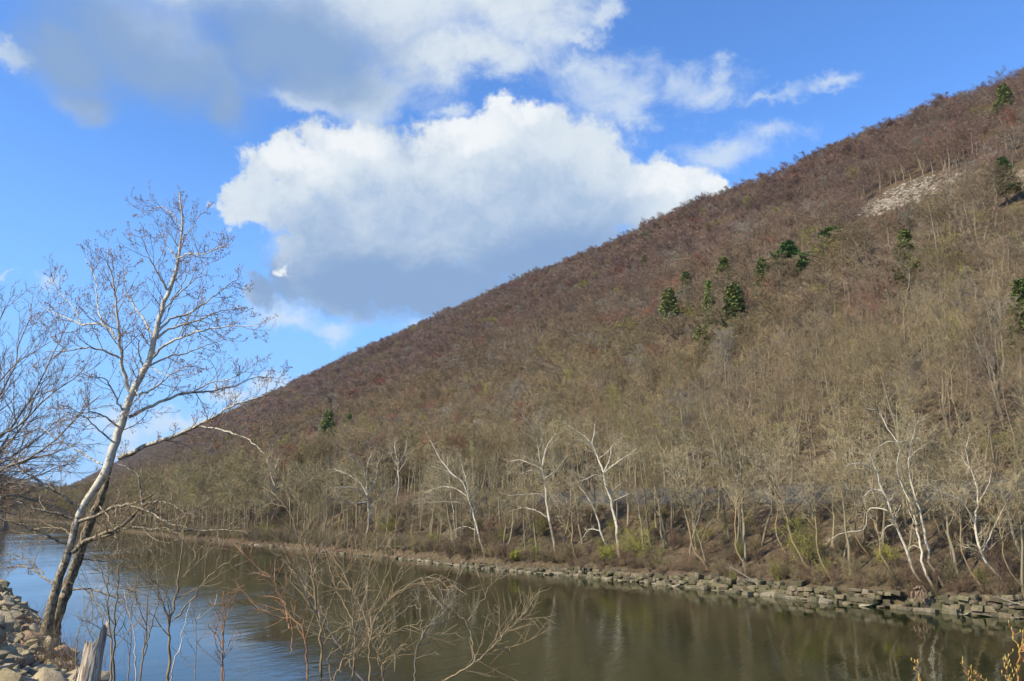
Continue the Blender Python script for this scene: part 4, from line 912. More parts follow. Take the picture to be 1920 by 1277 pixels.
# flare at the foot
main[1][0, :4] *= [1.35, 1.2, 1.1, 1.03]; second[1][0, :4] *= [1.3, 1.2, 1.1, 1.02]
def palef(P, lo=.14, hi=.5):
    Ht = 10.5; return np.clip((P[..., 2] - B0[2]) / Ht * 1.5 + lo, 0, 1)
def rel(lr): return lr[0] - B0, lr[1]
for lr, nm in ((main, 'trunk'), (second, 'trunk')):
    a, r_ = rel(lr); pl_ = palef(lr[0]) if lr is main else palef(lr[0]) * .08  # second trunk stands in shade: that shade is put into its darker bark colour
    addpart(nm, geo_mesh(nm, [(a, r_, 14, 0, pl_)], SM), syc)
LIMBS = [  # cv, points, width at start / end in photo pixels, depth drift
    (z1, [(545, 905), (520, 830), (508, 740), (500, 650), (495, 570), (485, 500), (470, 420), (455, 350), (458, 300)], 9, 1.6, .25),
    (z1, [(500, 690), (430, 625), (340, 620), (230, 575), (170, 550)], 5.5, 1.2, .5), (z1, [(502, 765), (420, 728), (350, 722), (290, 735), (185, 740)], 5.5, 1.2, .5),
    (z1, [(430, 630), (410, 540), (405, 450), (380, 385), (355, 345)], 4, 1.2, .4), (z1, [(340, 620), (300, 540), (250, 490), (225, 430)], 3, 1, .3), (z1, [(290, 735), (230, 690), (195, 630), (165, 600)], 3, 1, .3),
    (z1, [(600, 795), (580, 745), (578, 690), (540, 660)], 4.5, 1.4, .5), (z1, [(642, 670), (600, 600), (570, 550), (535, 490), (520, 420), (545, 370)], 5, 1.3, .5),
    (z1, [(702, 480), (660, 400), (622, 330), (600, 265), (570, 250)], 4.5, 1.2, .5), (z1, [(745, 350), (700, 290), (695, 240)], 3, 1, .4),
    (z1, [(748, 345), (800, 325), (860, 328), (930, 295), (965, 285)], 3.6, 1.1, .5), (z1, [(668, 650), (720, 600), (790, 578), (850, 545), (905, 500), (960, 460), (1010, 420)], 6, 1.2, .5),
    (z1, [(655, 685), (720, 640), (830, 608), (920, 570), (1040, 550)], 6, 1.2, .6), (z1, [(640, 765), (690, 708), (760, 678), (850, 650), (950, 632), (1090, 630)], 6, 1.1, .5),
    (z1, [(625, 800), (700, 762), (790, 740), (880, 708), (955, 685)], 5, 1.1, .6), (z1, [(565, 920), (640, 898), (700, 850), (760, 808), (830, 780)], 5, 1.1, .7),
    (z1, [(542, 1012), (620, 972), (700, 940), (780, 912), (880, 905), (990, 880), (1080, 845), (1170, 852)], 8, 1.2, .35), (z1, [(800, 910), (880, 870), (970, 850), (1060, 800)], 4, 1, .4),
    (z1, [(500, 1185), (560, 1160), (640, 1122), (740, 1090), (830, 1050), (900, 1010), (960, 975), (1040, 945), (1110, 925), (1165, 880)], 11, 1.4, .3), (z1, [(840, 1050), (900, 1062), (1000, 1085), (1060, 1120), (1110, 1165)], 5, 1.2, .5),
    (z1, [(528, 1000), (485, 930), (452, 862), (385, 840), (320, 822)], 5, 1.1, .6), (z1, [(505, 1060), (420, 1002), (340, 992), (250, 960)], 5, 1, .7), (z1, [(480, 1130), (400, 1050), (330, 1000), (240, 1000)], 4.5, 1, .7),
    (z1, [(430, 1212), (340, 1160), (250, 1110), (160, 1050)], 4, 1, .6), (z1, [(757, 270), (800, 228), (835, 165)], 3, .9, .3), (z1, [(762, 215), (720, 155), (660, 130), (600, 172)], 2.8, .9, .3), (z1, [(715, 520), (780, 470), (830, 420), (880, 360)], 4, 1, .6),
    (z1, [(560, 880), (590, 940), (600, 1000)], 3, 1, .5), (z1, [(690, 560), (740, 500), (790, 400), (800, 340)], 3.6, 1, .5), (z1, [(620, 790), (680, 830), (760, 850)], 3, 1, .6), (z1, [(510, 730), (460, 660), (430, 560)], 3, 1, .4),
    (z2, [(405, 412), (320, 350), (220, 288), (130, 230), (55, 150)], 6.5, 2.6, .3), (z2, [(390, 475), (300, 440), (180, 415), (90, 375), (35, 360)], 6, 2, .35), (z2, [(352, 540), (300, 510), (240, 508), (170, 512)], 4.5, 1.6, .4),
    (z2, [(335, 590), (230, 540), (120, 500), (0, 462), (-60, 450)], 6.5, 2.6, .35), (z2, [(392, 478), (460, 455), (530, 420), (600, 395), (690, 405), (740, 425), (860, 485), (945, 510)], 8.5, 2.2, .3),
    (z2, [(365, 628), (430, 575), (520, 540), (600, 500), (680, 435), (715, 398)], 11, 6, .2), (z2, [(715, 398), (702, 320), (690, 245), (660, 215), (590, 186)], 5, 1.6, .3), (z2, [(440, 572), (560, 540), (640, 505), (760, 515), (900, 522), (1050, 520), (1180, 520), (1262, 526)], 6.5, 1.6, .2),
    (z2, [(1150, 517), (1178, 470), (1210, 430)], 3, 1.2, .3), (z2, [(715, 398), (780, 375), (860, 390), (935, 438)], 5, 1.6, .4), (z2, [(900, 520), (960, 470), (1010, 455), (1080, 470)], 3, 1, .4),
    (z2, [(410, 665), (500, 672), (600, 682)], 3.6, 1.2, .4), (z2, [(265, 790), (200, 740), (130, 700), (0, 712), (-40, 720)], 4.5, 1.4, .5), (z2, [(350, 820), (440, 815), (540, 840), (620, 850)], 5, 1.6, .4),
    (z2, [(500, 400), (540, 450), (570, 520), (600, 640)], 4, 1.2, .6), (z2, [(220, 740), (170, 690), (60, 640), (-30, 660)], 3, 1, .5), (z2, [(860, 485), (960, 430), (1040, 395)], 2.6, 1, .4)]
laidl = [laid(cv, pl_, w0, w1, df) for cv, pl_, w0, w1, df in LIMBS]
limb_obs = []
twl, bud_base = [], []
for (ln, rd), spec in zip(laidl, LIMBS):
    hi = palef(ln); limb_obs.append(addpart('limb', geo_mesh('limb', [(ln - B0, rd, 7, 0, np.clip(hi * .62 + .06, 0, 1))], SM), syc))
allL = laidl + [main]
for idx, (ln, rd) in enumerate(allL):
    Lt = np.linalg.norm(np.diff(ln[0], axis=0), axis=1).sum()
    ismain = idx == len(allL) - 1
    kk = int(Lt * (4.0 if not ismain else 2.2)) + 2
    b1, q1 = grow(ln, rd, kk, 6, -.85, (30, 65), (.22 if not ismain else .45, 1), .5, .0052, .11, .16, .45, rng, .35, rmax=.012)
    b2, q2 = grow(b1, q1, 5, 5, .50, (28, 60), (.2, 1), .65, .0040, .12, .2, .55, rng, .3)
    b3, q3 = grow(b2, q2, 3, 3, .45, (28, 60), (.25, 1), .75, .0034, .12, .2, .7, rng, .3)
    tws = [(a - B0, q, k_, 1) for a, q, k_ in ((b1, q1, 4), (b2, q2, 3), (b3, q3, 3))]
    if ismain: addpart('crown', geo_mesh('crown', tws, SM), syc)
    else: addpart('twigs', geo_mesh('twigs', tws, SM), limb_obs[idx])
    # buds and dangling seed balls live on the upper twigs
    tip = np.concatenate([b2[:, -1], b3[:, -1], b2[:, 2]]); tip = tip[tip[:, 2] > B0[2] + 3.5]; bud_base.append(tip[rng.uniform(size=len(tip)) < .55])
tips = np.concatenate(bud_base); k_ = len(tips); L3 = rng.uniform(.012, .026, (k_, 1, 1))
bd = norm(rng.normal(size=(k_, 1, 3)) * .5 + np.array([0, 0, .6])); bp = tips[:, None] + np.concatenate([bd * 0, bd * L3, bd * L3 * 2], 1); br_ = np.broadcast_to(np.array([.003, .0095, .003])[None], (k_, 3)).copy() * rng.uniform(.7, 1.2, (k_, 1))
bo = addpart('buds', geo_mesh('buds', [(bp - B0, br_, 4, 2)], SM), syc, kind='stuff')
tag(syc, 'tall leaning white-barked sycamore with two trunks on the rocky near bank', 'tree')

# ------------------------------------------------------------------ neighbour tree reaching in from the left, and the wood on the near bank far off
PB = at(-210, 1330, 23.0); nb_tree = empty('bare_tree', PB); dzs.clear()
fans = []
trk = smooth_line([PB, at(-190, 1150, 23), at(-170, 980, 23), at(-120, 880, 23)], 12, .02)[None]; trr = np.linspace(.26, .14, 12)[None]
for (ax, ay, bx, by, cx_, cy_) in [(-150, 930, 20, 800, 130, 600), (-150, 930, -10, 760, 60, 590), (-140, 920, 40, 790, 160, 690), (-150, 940, 0, 870, 120, 780), (-160, 950, -20, 890, 150, 830), (-150, 920, -60, 740, 10, 575), (-140, 930, 50, 860, 190, 740), (-130, 900, 10, 700, 95, 640), (-150, 940, 30, 905, 130, 870),
                                   (-120, 890, -40, 700, -20, 560), (-130, 930, 20, 830, 90, 700), (-150, 960, 10, 930, 110, 950)]:
    dd_ = random.uniform(-2.5, 2.5); ln = smooth_line([at(ax, ay, 23), at(bx, by, 23 + dd_ * .5), at(cx_, cy_, 23 + dd_)], 12, .03)[None]; fans.append((ln, np.linspace(.05, .010, 12)[None]))
addpart('trunk', geo_mesh('trunk', [(trk - PB, trr, 10, 0)], [M['sap_grey'], M['grey_twig']]), nb_tree); it = []
for ln, rd in fans:
    addpart('limb', geo_mesh('limb', [(ln - PB, rd, 6, 0)], [M['sap_grey']]), nb_tree)
    b1, q1 = grow(ln, rd, 16, 6, -1.5, (18, 42), (.15, 1), .55, .0075, .05, .10, .45, rng, .35); b2, q2 = grow(b1, q1, 6, 4, .5, (20, 45), (.15, 1), .65, .006, .05, .14, .55, rng, .3); b3, q3 = grow(b2, q2, 4, 3, .55, (20, 45), (.2, 1), .7, .005, .04, .15, .7, rng, .3)
    it += [(b1 - PB, q1, 4, 1), (b2 - PB, q2, 3, 1), (b3 - PB, q3, 2, 1)]
addpart('crown', geo_mesh('crown', it, [M['sap_grey'], M['grey_twig']]), nb_tree)
tag(nb_tree, 'grey finely twigged tree reaching into the picture from the left edge', 'tree')
# far wood on the left shore
n_ = 0; grp = 'bare trees on the left shore far upstream'; left_specs = []
for k_ in range(80):
    t2 = rng.uniform(235, 620); e2 = rng.uniform(1.5, 26); s2 = float(snear(t2)) - e2; X_, Y_ = xy(s2, t2); Z_ = float(hgt(s2, t2)); q = pix((X_, Y_, Z_))
    if q[0] < -140 or q[0] > 150: continue
    left_specs.append((float(q[0]), X_, Y_, Z_, t2))
left_specs.sort()
ordw = ['first', 'second', 'third', 'fourth', 'fifth', 'sixth', 'seventh', 'eighth', 'ninth', 'tenth', 'eleventh', 'twelfth', 'thirteenth', 'fourteenth', 'fifteenth', 'sixteenth', 'seventeenth', 'eighteenth', 'nineteenth', 'twentieth', 'twenty-first', 'twenty-second', 'twenty-third', 'twenty-fourth', 'twenty-fifth',
        'twenty-sixth', 'twenty-seventh', 'twenty-eighth', 'twenty-ninth', 'thirtieth'] + [f'{i}th' for i in range(31, 99)]
j = 0
for (q0, X_, Y_, Z_, t2) in left_specs:
    v = near_var[int(rng.integers(0, len(near_var)))]; o = empty('bare_tree', (X_, Y_, Z_ - .2)); kk = rng.uniform(1.1, 1.65); o.scale = (kk * 1.25, kk * 1.25, kk); o.rotation_euler = (rng.normal(0, .06), rng.normal(0, .06), rng.uniform(0, 6))
    c_ = np.array([.24, .16, .115]) * rng.uniform(.8, 1.2)
    for nm, me in (('trunk', v[0]), ('crown', v[1])):
        p_ = addpart(nm, me, o); p_.color = (*[float(a) for a in c_], 1)
    tag(o, f'brown bare tree on the upstream left shore, {ordw[j]} from the left there', 'tree', grp); j += 1
# scattered mass behind them
nl = 6000; t2 = rng.uniform(280, 4200, nl); e2 = rng.uniform(3, 700, nl); s2 = snear(t2) - e2; X_, Y_ = xy(s2, t2); Z_ = hgt(s2, t2); q = pix(np.stack([X_, Y_, Z_], -1)); kp = (q[0] > -400) & (q[0] < 420) & (q[2] > 0)
X_, Y_, Z_ = X_[kp], Y_[kp], Z_[kp]; nl = len(X_); kk = rng.uniform(1.1, 1.6, nl)
gn_scatter('distant_forest', np.stack([X_, Y_, Z_ - .3], -1), np.stack([kk * 1.3, kk * 1.3, kk], 1), np.stack([rng.normal(0, .04, nl), rng.normal(0, .04, nl), rng.uniform(0, 6.28, nl)], 1), np.array([[.22, .155, .115]]) * rng.uniform(.8, 1.2, (nl, 1)), rng.integers(14, 22, nl), fcoll, 'brown leafless wood on the hills beyond the left shore', 'forest')

# ------------------------------------------------------------------ saplings in front, rooted on the bank below the picture
def sapling(label, stems, cv, dep, mt, tw=(5, 3), w=5, seed=0, tl=.5, name='sapling', buds=None, group='saplings in front of the river', ext=None, droop=.06, rmin=.0022):
    r = np.random.default_rng(seed); dzs.clear()
    q0 = cv(*stems[0][0][0]); Pq = at(q0[0], q0[1], dep)
    gx, gy = Pq[0] + (Pq[0] - at(q0[0] + 12, q0[1], dep)[0]), dep - .05; P0 = np.array([gx, gy, float(ground(gx, gy)) - .05]); bitems = []
    if P0[2] > Pq[2] - .02: P0[2] = Pq[2] - .05
    o = empty(name, P0); items = []; lines = []
    for i, (pl_, w0, w1) in enumerate(stems):
        ln, rd = laid(cv, pl_, w0, w1, .35 if i else .05, None, .006, None if i else 0, None if i else 0, 1, dep)
        if i == 0 or (ext and i in ext):
            root = P0 if i == 0 else np.array([ln[0, 0, 0], ln[0, 0, 1], min(float(ground(ln[0, 0, 0], ln[0, 0, 1])), ln[0, 0, 2] - .05)])
            pre = smooth_line([root, root * .5 + ln[0, 0] * .5 + np.array([.01, 0, 0]), ln[0, 0]], 6)[:-1]
            ln = np.concatenate([pre[None], ln], 1); rd = np.concatenate([np.linspace(rd[0, 0] * 1.15, rd[0, 0], 5)[None], rd], 1)
        lines.append((ln, rd))
        addpart('stem', geo_mesh('stem', [(ln - P0, rd, 6, 0)], [M[mt]]), o)
    for ln, rd in lines:
        Lt = np.linalg.norm(np.diff(ln[0], axis=0), axis=1).sum(); kk = max(1, int(Lt * tw[0] * .72))
        b1, q1 = grow(ln, rd, kk, 5, -tl, (25, 55), (.35, 1), .5, rmin * 1.2, droop, .13, .5, r, .3, rmax=.005); b2, q2 = grow(b1, q1, tw[1], 4, .55, (25, 55), (.2, 1), .65, rmin, droop, .16, .6, r, .3)
        items += [(b1 - P0, q1, 4, 0)] + ([] if buds else [(b2 - P0, q2, 3, 0)])
        if buds: 
            b3 = np.concatenate([b1[:, ::2].reshape(-1, 3), ln[0, 6::3]]); bud = b3[:, None] + np.array([[0, 0, 0], [.002, 0, .006], [.003, 0, .013]])[None]
            bitems.append((bud - P0, np.broadcast_to(np.array([.001, .0024, .0008])[None], (len(b3), 3)).copy(), 4, 0))
    addpart('twigs', geo_mesh('twigs', items, [M[mt]]), o)
    if buds: addpart('buds', geo_mesh('buds', bitems, [M[buds]]), o, kind='stuff')
    tag(o, label, 'sapling', group); return o
sapling('tan sapling right of the two-trunked sycamore, forked at its foot, tallest of the near saplings', [([(845, 1290), (850, 1130), (850, 1000), (880, 860), (900, 700), (915, 600), (935, 480), (957, 380)], 6.5, 1.6), ([(850, 995), (800, 850), (760, 760), (720, 700)], 3.4, 1.2), ([(878, 960), (960, 870), (1060, 740), (1200, 640)], 3.8, 1.2),
         ([(905, 690), (870, 600), (850, 500)], 2, 1), ([(885, 850), (930, 740), (1000, 620), (1060, 560)], 2, 1), ([(862, 930), (820, 760), (810, 640)], 2, .9)], z2, 7.0, 'sap_tan', (7, 4), seed=1, tl=.55)
sapling('pair-stemmed tan sapling close behind the broken stump', [([(553, 1290), (560, 1100), (545, 980), (540, 800), (538, 690), (510, 590)], 5, 1.3), ([(572, 1290), (572, 1120), (576, 960), (592, 800), (606, 600), (620, 520)], 4.6, 1.2), ([(546, 985), (480, 880), (430, 800)], 3, 1), ([(575, 1000), (640, 900), (700, 860)], 2, .9), ([(540, 820), (500, 700), (470, 640)], 2, .9)], z2, 8.5, 'sap_tan', (6, 4), seed=2, ext=[1])
sapling('leaning whitish stem with broken tip between tan saplings', [([(682, 1290), (680, 1110), (652, 950), (625, 820)], 2.8, 1.4)], z2, 7.5, 'sap_white', (2, 2), seed=3, tl=.25)
sapling('slender tan sapling leaning right, left of the tallest near sapling', [([(700, 1290), (730, 1060), (738, 900), (745, 790), (730, 690)], 4.2, 1.2), ([(722, 1150), (760, 1000), (800, 860), (810, 800)], 3, 1), ([(735, 1000), (690, 880), (680, 760)], 2.4, .9)], z2, 8.0, 'sap_tan', (7, 4), seed=4)
sapling('straight reddish brown whip standing alone in the blue reflection', [([(1112, 1290), (1117, 1100), (1126, 825)], 3.8, 1.8), ([(1115, 1170), (1080, 1080), (1045, 990)], 2.4, 1.1), ([(1117, 1160), (1160, 1080), (1195, 1030)], 2, 1)], z2, 6.5, 'sap_red', (3, 2), seed=5, tl=.3)
sapling('bleached thin stem leaning right beside the tallest near sapling', [([(850, 1290), (880, 1170), (905, 1080), (955, 880)], 3, 1.3)], z2, 6.6, 'sap_white', (2, 2), seed=6, tl=.3)
sapling('thin dark whip right of the tallest near sapling', [([(975, 1290), (984, 1120), (992, 950)], 2.2, 1)], z2, 7.5, 'sap_grey', (4, 3), seed=7, tl=.35)
sapling('central tan sapling with many upswept forks over the water', [([(490, 1290), (490, 1080), (470, 960), (455, 820), (430, 720), (385, 610), (340, 500), (290, 440), (225, 370)], 6, 1.2), ([(478, 1000), (400, 850), (365, 750), (360, 640)], 3.2, 1), ([(484, 1060), (520, 950), (560, 860), (600, 780), (660, 680)], 3.2, 1), ([(455, 820), (475, 700), (500, 600), (560, 500)], 2.4, .9),
         ([(430, 720), (425, 600), (400, 480), (390, 400)], 2.4, .9), ([(490, 1120), (540, 1060), (640, 1010), (720, 960)], 2.4, .9)], z3, 6.5, 'sap_tan', (8, 4), seed=8)
sapling('reddish shaggy sapling leaning left, just left of the central tan one', [([(432, 1290), (420, 1130), (400, 1030), (345, 985), (300, 890), (270, 820), (200, 760), (120, 680)], 4.6, 1.3), ([(345, 1040), (330, 940), (290, 860), (275, 780), (292, 700)], 5, 2), ([(350, 1150), (362, 1060), (345, 980)], 3, 2.4), ([(340, 1000), (250, 970), (170, 930), (80, 890)], 2, .9)], z3, 6.8, 'sap_red', (8, 4), seed=9, tl=.35)
sapling('tan sapling right of the central one, arching right in long forks', [([(715, 1290), (713, 1080), (760, 950), (830, 880), (900, 830), (1015, 790)], 5, 1.2), ([(712, 1080), (690, 980), (640, 880), (585, 820)], 3.4, 1), ([(740, 1000), (800, 900), (870, 780), (940, 740)], 2.8, .9), ([(712, 1090), (720, 960), (780, 820), (830, 700), (880, 650)], 3, .9), ([(700, 1020), (790, 1060), (870, 1030), (960, 1000)], 2.2, .9)], z3, 6.2, 'sap_tan', (7, 4), seed=10)
sapling('thick tan stem between the two big central saplings, forking above', [([(630, 1290), (642, 1130), (638, 1000), (630, 900), (600, 800), (590, 700)], 5, 1.3), ([(640, 1060), (690, 900), (720, 720), (830, 580)], 3.2, .9), ([(632, 950), (660, 800), (700, 660), (760, 560)], 2.6, .9), ([(636, 1000), (560, 860), (520, 740), (480, 620)], 2.8, .9)], z3, 7.0, 'sap_tan', (7, 4), seed=11)
sapling('long stem crossing leftward behind the central saplings', [([(690, 1290), (620, 1200), (560, 1100), (490, 980), (420, 900), (380, 800)], 4, 1.1), ([(560, 1100), (640, 1000), (620, 900)], 2.2, .9)], z3, 7.4, 'sap_grey', (7, 4), seed=12)
sapling('small grey forked sapling right of the central group', [([(908, 1290), (925, 1150), (945, 1080), (985, 1020), (1035, 975), (1052, 890)], 3.4, .9), ([(940, 1090), (945, 1000), (920, 930), (830, 985)], 2.2, .9), ([(985, 1020), (990, 950), (960, 900)], 1.8, .8)], z3, 6.6, 'sap_grey', (6, 3), seed=13, tl=.4)
sapling('rightmost low sapling stretching two long branches far to the right', [([(1020, 1290), (1110, 1240), (1190, 1190), (1290, 1100), (1350, 1030), (1425, 965)], 4.6, 1), ([(1185, 1190), (1172, 1090), (1152, 1010), (1100, 960), (1050, 920)], 3.2, 1), ([(1155, 1005), (1205, 935), (1240, 880), (1262, 810)], 2.4, .9), ([(1290, 1110), (1350, 1160), (1340, 1120), (1260, 1200)], 1.8, .8), ([(1190, 1190), (1270, 1140), (1340, 1125)], 2, .8)], z3, 6.2, 'sap_tan', (7, 4), seed=14)
sapling('short tan sapling at the bottom, right beside the arching one', [([(770, 1290), (762, 1190), (722, 1110)], 3.2, 1.2), ([(764, 1200), (830, 1140), (880, 1110)], 2, .8)], z3, 6.0, 'sap_tan', (7, 3), seed=15, tl=.35)
sapling('leaning tan stem crossing to the right at the bottom center', [([(538, 1290), (600, 1170), (650, 1140), (705, 1110)], 4, 1.2), ([(540, 1285), (520, 1190), (545, 1120)], 2.4, .9)], z3, 6.0, 'sap_tan', (6, 3), seed=16, tl=.4)
sapling('thin red twiggy sapling left of the central group over blue water', [([(45, 1290), (43, 1100), (47, 870)], 3, 1.5), ([(44, 1150), (20, 1080), (0, 1010)], 1.8, .9)], z3, 6.5, 'sap_red', (5, 3), seed=17, tl=.3)
sapling('slender grey sapling between the stump and the pair-stemmed one', [([(380, 1290), (385, 1120), (400, 1000), (440, 900), (450, 820)], 2.6, 1)], z2, 9.5, 'sap_grey', (6, 4), seed=18)
sapling('faint brownish sapling over the blue reflection, left of the tan pair', [([(480, 1290), (495, 1150), (520, 1020), (500, 900)], 2.6, 1), ([(498, 1130), (450, 1040), (430, 960)], 1.6, .8)], z2, 9.5, 'sap_grey', (7, 4), seed=19)
sapling('thin tan sapling rising left of the reddish shaggy one', [([(640, 1290), (655, 1100), (660, 940), (690, 780), (680, 640)], 2.6, 1)], z2, 9.0, 'sap_tan', (7, 4), seed=20)
def z8(px, py): return 1200 + px * .375, 1000 + py * .375
G8 = 'orange budding twigs at the bottom right corner'
sapling('tall orange budding twig at the right edge, the longest one', [([(1888, 752), (1893, 680), (1902, 600), (1925, 520), (1945, 420), (1950, 330)], 3.6, 1.4), ([(1935, 660), (1895, 590), (1868, 520), (1842, 448)], 2.2, 1.1)], z8, 3.6, 'sap_orange', (2, 1), seed=31, tl=.09, name='twig', buds='yellow_bud', group=G8, rmin=.0012)
sapling('short orange budding twig alone, left of the others in the corner', [([(1412, 752), (1388, 690), (1368, 628)], 2.8, 1.3)], z8, 3.6, 'sap_orange', (1, 1), seed=32, tl=.05, name='twig', buds='yellow_bud', group=G8, rmin=.0012)
sapling('forked orange budding twig left of the longest one', [([(1652, 752), (1630, 700), (1600, 648)], 2.8, 1.3), ([(1715, 745), (1680, 705), (1645, 668)], 2.4, 1.1)], z8, 3.6, 'sap_orange', (1, 1), seed=33, tl=.06, name='twig', buds='yellow_bud', group=G8, rmin=.0012)
sapling('small reddish upright twig beside the longest orange one', [([(1842, 752), (1834, 700), (1828, 630)], 2.6, 1.1), ([(1840, 740), (1820, 700), (1812, 690)], 1.6, .9)], z8, 3.6, 'sap_red', (3, 1), seed=34, tl=.08, name='twig', buds='yellow_bud', group=G8, rmin=.0012)

# ------------------------------------------------------------------ broken stump
def zc(px, py): return px * .15424, 1080 + py * .15427
SDp = 8.0; base_c = at(*zc(1050, 1300), SDp); gz = float(ground(base_c[0], base_c[1])); foot = np.array([base_c[0] - .08, base_c[1], gz - .1])
topc = at(*zc(1150, 800), SDp); n, k_ = 16, 26
cl = np.stack([foot + (topc - foot) * u_ for u_ in np.linspace(0, 1, n)]); cl[:, 0] += np.sin(np.linspace(0, 1, n) * 2.2) * .012
V = []; rs = np.random.default_rng(5); prof_ = rs.uniform(-1, 1, k_); ridge_ = np.convolve(np.tile(rs.uniform(-1, 1, k_), 3), [.3, .4, .3], 'same')[k_:2 * k_]
jag = np.array([.0 + .16 * max(0, math.cos((j / k_ * 2 * math.pi) - .3)) + rs.uniform(-.07, .05) for j in range(k_)])
for i in range(n):
    u_ = i / (n - 1); R0 = .125 * (1 - u_) + .088 * u_ + .05 * math.exp(-u_ * 9)
    for j in range(k_):
        a = j / k_ * 2 * math.pi; rr = R0 * (1 + .17 * ridge_[j] + .05 * math.sin(i * 1.3 + j) + rs.normal(0, .015)); up_ = (u_ ** 3) * jag[j] if u_ > .3 else 0
        V.append(cl[i] + np.array([math.cos(a) * rr, math.sin(a) * rr * .8, up_]))
top0 = len(V)
for j in range(k_):                                           # splintered hollow inside
    a = j / k_ * 2 * math.pi; V.append(cl[-1] + np.array([math.cos(a) * .030, math.sin(a) * .026, -.10 + jag[j] * .45]))
V.append(cl[-1] + np.array([0, 0, -.16]))
Fc = [(i * k_ + j, i * k_ + (j + 1) % k_, (i + 1) * k_ + (j + 1) % k_, (i + 1) * k_ + j) for i in range(n - 1) for j in range(k_)] + [((n - 1) * k_ + j, (n - 1) * k_ + (j + 1) % k_, top0 + (j + 1) % k_, top0 + j) for j in range(k_)] + [(top0 + j, top0 + (j + 1) % k_, top0 + k_) for j in range(k_)]
stump = mesh_obj('tree_stump', [tuple(v - foot) for v in V], Fc, []); stump.location = [float(a) for a in foot]
m, nn_, b = mat('weathered_wood', .9, .15); v = objco(nn_); vv = nn_.vec('MULTIPLY', v, (9, 9, .9)); f = nn_.noise(vv, 4, 6, .7, .5); g = nn_.noise(vv, 1.1, 3, .6)
nn_.put(b.inputs['Base Color'], nn_.mix(nn_.smooth(g, .5, .68), nn_.mix(nn_.smooth(f, .35, .62), (.22, .165, .11), (.68, .60, .47)), (.38, .22, .14))); bump(nn_, b, f, 1, .012); stump.data.materials.append(m)
tag(stump, 'splintered pale broken tree stump standing beside the riprap', 'tree stump')

# ------------------------------------------------------------------ riprap on the near bank
rip = empty('riprap_bank', (float(xy(2, 12)[0]), float(xy(2, 12)[1]), 5)); rip['kind'] = 'structure'; rip['label'] = 'rubble of broken quarry stone on the near bank'
L_ = []
for k_ in range(7500):
    t2 = rng.uniform(5.5, 46); sedge = 6.9 - t2 * math.tan(ALPHA); e2 = rng.uniform(3.2, 9.5); s2 = sedge - e2; X_, Y_ = xy(s2, t2); Z_ = float(hgt(s2, t2))
    q = pix((X_, Y_, Z_))
    if q[2] < 1 or q[0] < -160 or q[0] > 300 or q[1] > 1420: continue
    sz = rng.choice([.11, .18, .28, .46], p=[.40, .36, .20, .04]) * rng.uniform(.75, 1.25)
    L_.append((lumps[int(rng.integers(14))], np.array([X_, Y_, Z_ + sz * .16]), (rng.uniform(-.6, .6), rng.uniform(-.6, .6), rng.uniform(0, 6.28)), (sz * 1.5, sz * 1.2, sz * 1.25), sz / q[2] * (1 if (-20 < q[0] < 240 and q[1] < 1300) else .1)))
print('riprap', len(L_)); place_stones(L_, rip, 'stone')
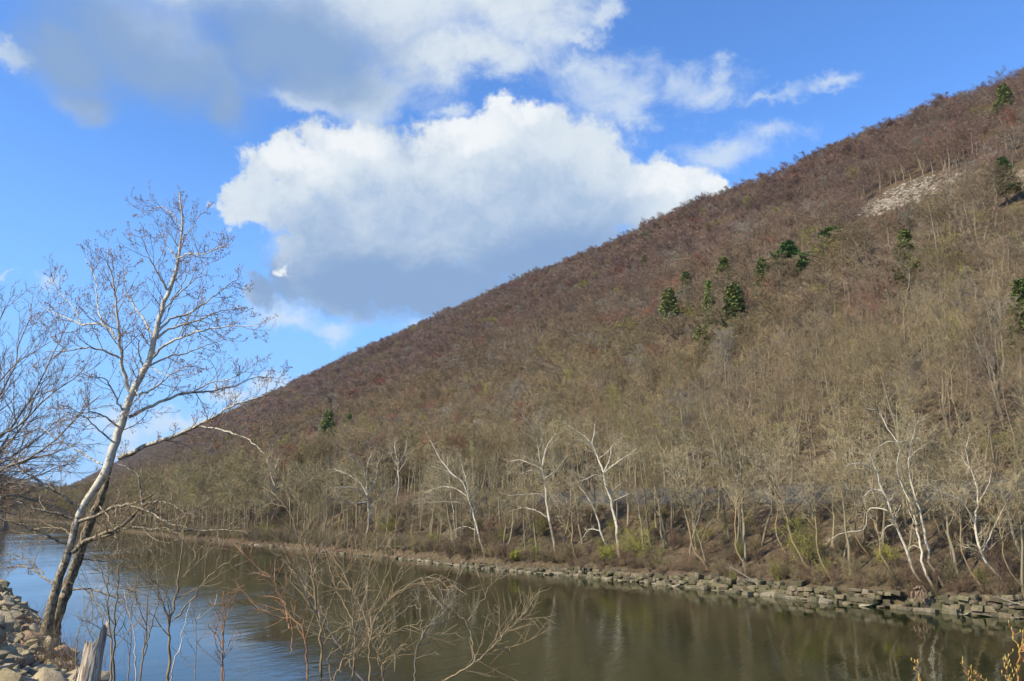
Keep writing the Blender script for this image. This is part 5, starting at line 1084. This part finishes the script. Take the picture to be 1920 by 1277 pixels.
# dry grass and weed stalks among the stones
def stalks(label, cx, cy, dep, nst, hh, spread, mt, seed, name='dry_grass'):
    r = np.random.default_rng(seed); C = at(cx, cy, dep); C[2] = float(ground(C[0], C[1])); o = empty(name, C)
    p0 = r.normal(0, spread, (nst, 1, 3)) * np.array([1, 1, 0]); d0 = norm(r.normal(0, .25, (nst, 1, 3)) + np.array([0, 0, 1])); u_ = np.linspace(0, 1, 5)[None, :, None]; hl = hh * r.uniform(.4, 1, (nst, 1, 1))
    Pp = p0 + d0 * u_ * hl + r.normal(0, .25, (nst, 1, 3)) * np.array([1, 1, 0]) * u_ ** 2 * hl; q = np.broadcast_to(np.linspace(.0035, .0012, 5)[None], (nst, 5)).copy()
    addpart('stalks', geo_mesh('stalks', [(Pp, q, 3, 0)], [M[mt]]), o, kind='stuff'); tag(o, label, 'dry grass', 'dry grass tufts among the rocks')
stalks('tuft of dry straw stalks in front of the big pale rock at bottom left', 26, 1262, 7.5, 34, .42, .05, 'sap_tan', 1)
stalks('thin dry stalks against the foot of the leaning sycamore', 66, 1205, 15.5, 60, 1.0, .22, 'sap_tan', 2)
stalks('brown dead weeds below the sycamore foot, toward the stump', 112, 1222, 14.5, 260, .75, .38, 'brush', 3)
stalks('small straw tuft at the stump foot', 150, 1272, 8.2, 40, .35, .10, 'sap_tan', 4)
stalks('grey dead weeds on the crest of the rubble, left of the sycamore', 30, 1150, 20, 160, .6, .9, 'brush', 5)

# ------------------------------------------------------------------ labels of the three hundred single trees
LM = [(691, 'the low spreading white sycamore'), (913, 'the white sycamore leaning over the point'), (1040, 'the broad crowned sycamore'), (1156, 'the tall forked white sycamore'), (1420, 'the branch fallen over the wall'), (1515, 'the tall yellow-green shrub'), (1725, 'the wall-rooted white sycamore'), (1859, 'the forked rightmost sycamore'), (500, 'the far left yellow-green shrub')]
info = []
for o, i in singles:
    q = (float(px[i]), float(py[i])); zone = 'below the embankment' if d[i] < 17 else ('above the embankment' if t[i] < 420 else 'far upstream')
    li = min(range(len(LM)), key=lambda j: abs(LM[j][0] - q[0])); side = 'left' if q[0] < LM[li][0] else 'right'
    info.append((zone, li, side, abs(q[0] - LM[li][0]), o, i))
info.sort(key=lambda a: (a[0], a[1], a[2], a[3])); prev = None; c_ = 0
for zone, li, side, _, o, i in info:
    if (zone, li, side) != prev: prev = (zone, li, side); c_ = 0
    tn = 'reddish' if tint[i][0] > tint[i][1] * 1.9 else 'yellow-green' if tint[i][1] > tint[i][0] * .88 and tint[i][2] < .12 else 'grey' if tint[i][2] > tint[i][0] * .68 else 'tan' if tint[i][0] > .24 else 'brown'
    hs_ = 'tall' if Hs[i] > 13 else 'small' if Hs[i] < 9.5 else 'bare'
    tag(o, f'{hs_} {tn} tree {zone}, {ordw[c_]} {side} of {LM[li][1]}', 'tree', 'bare trees of the near wood'); c_ += 1
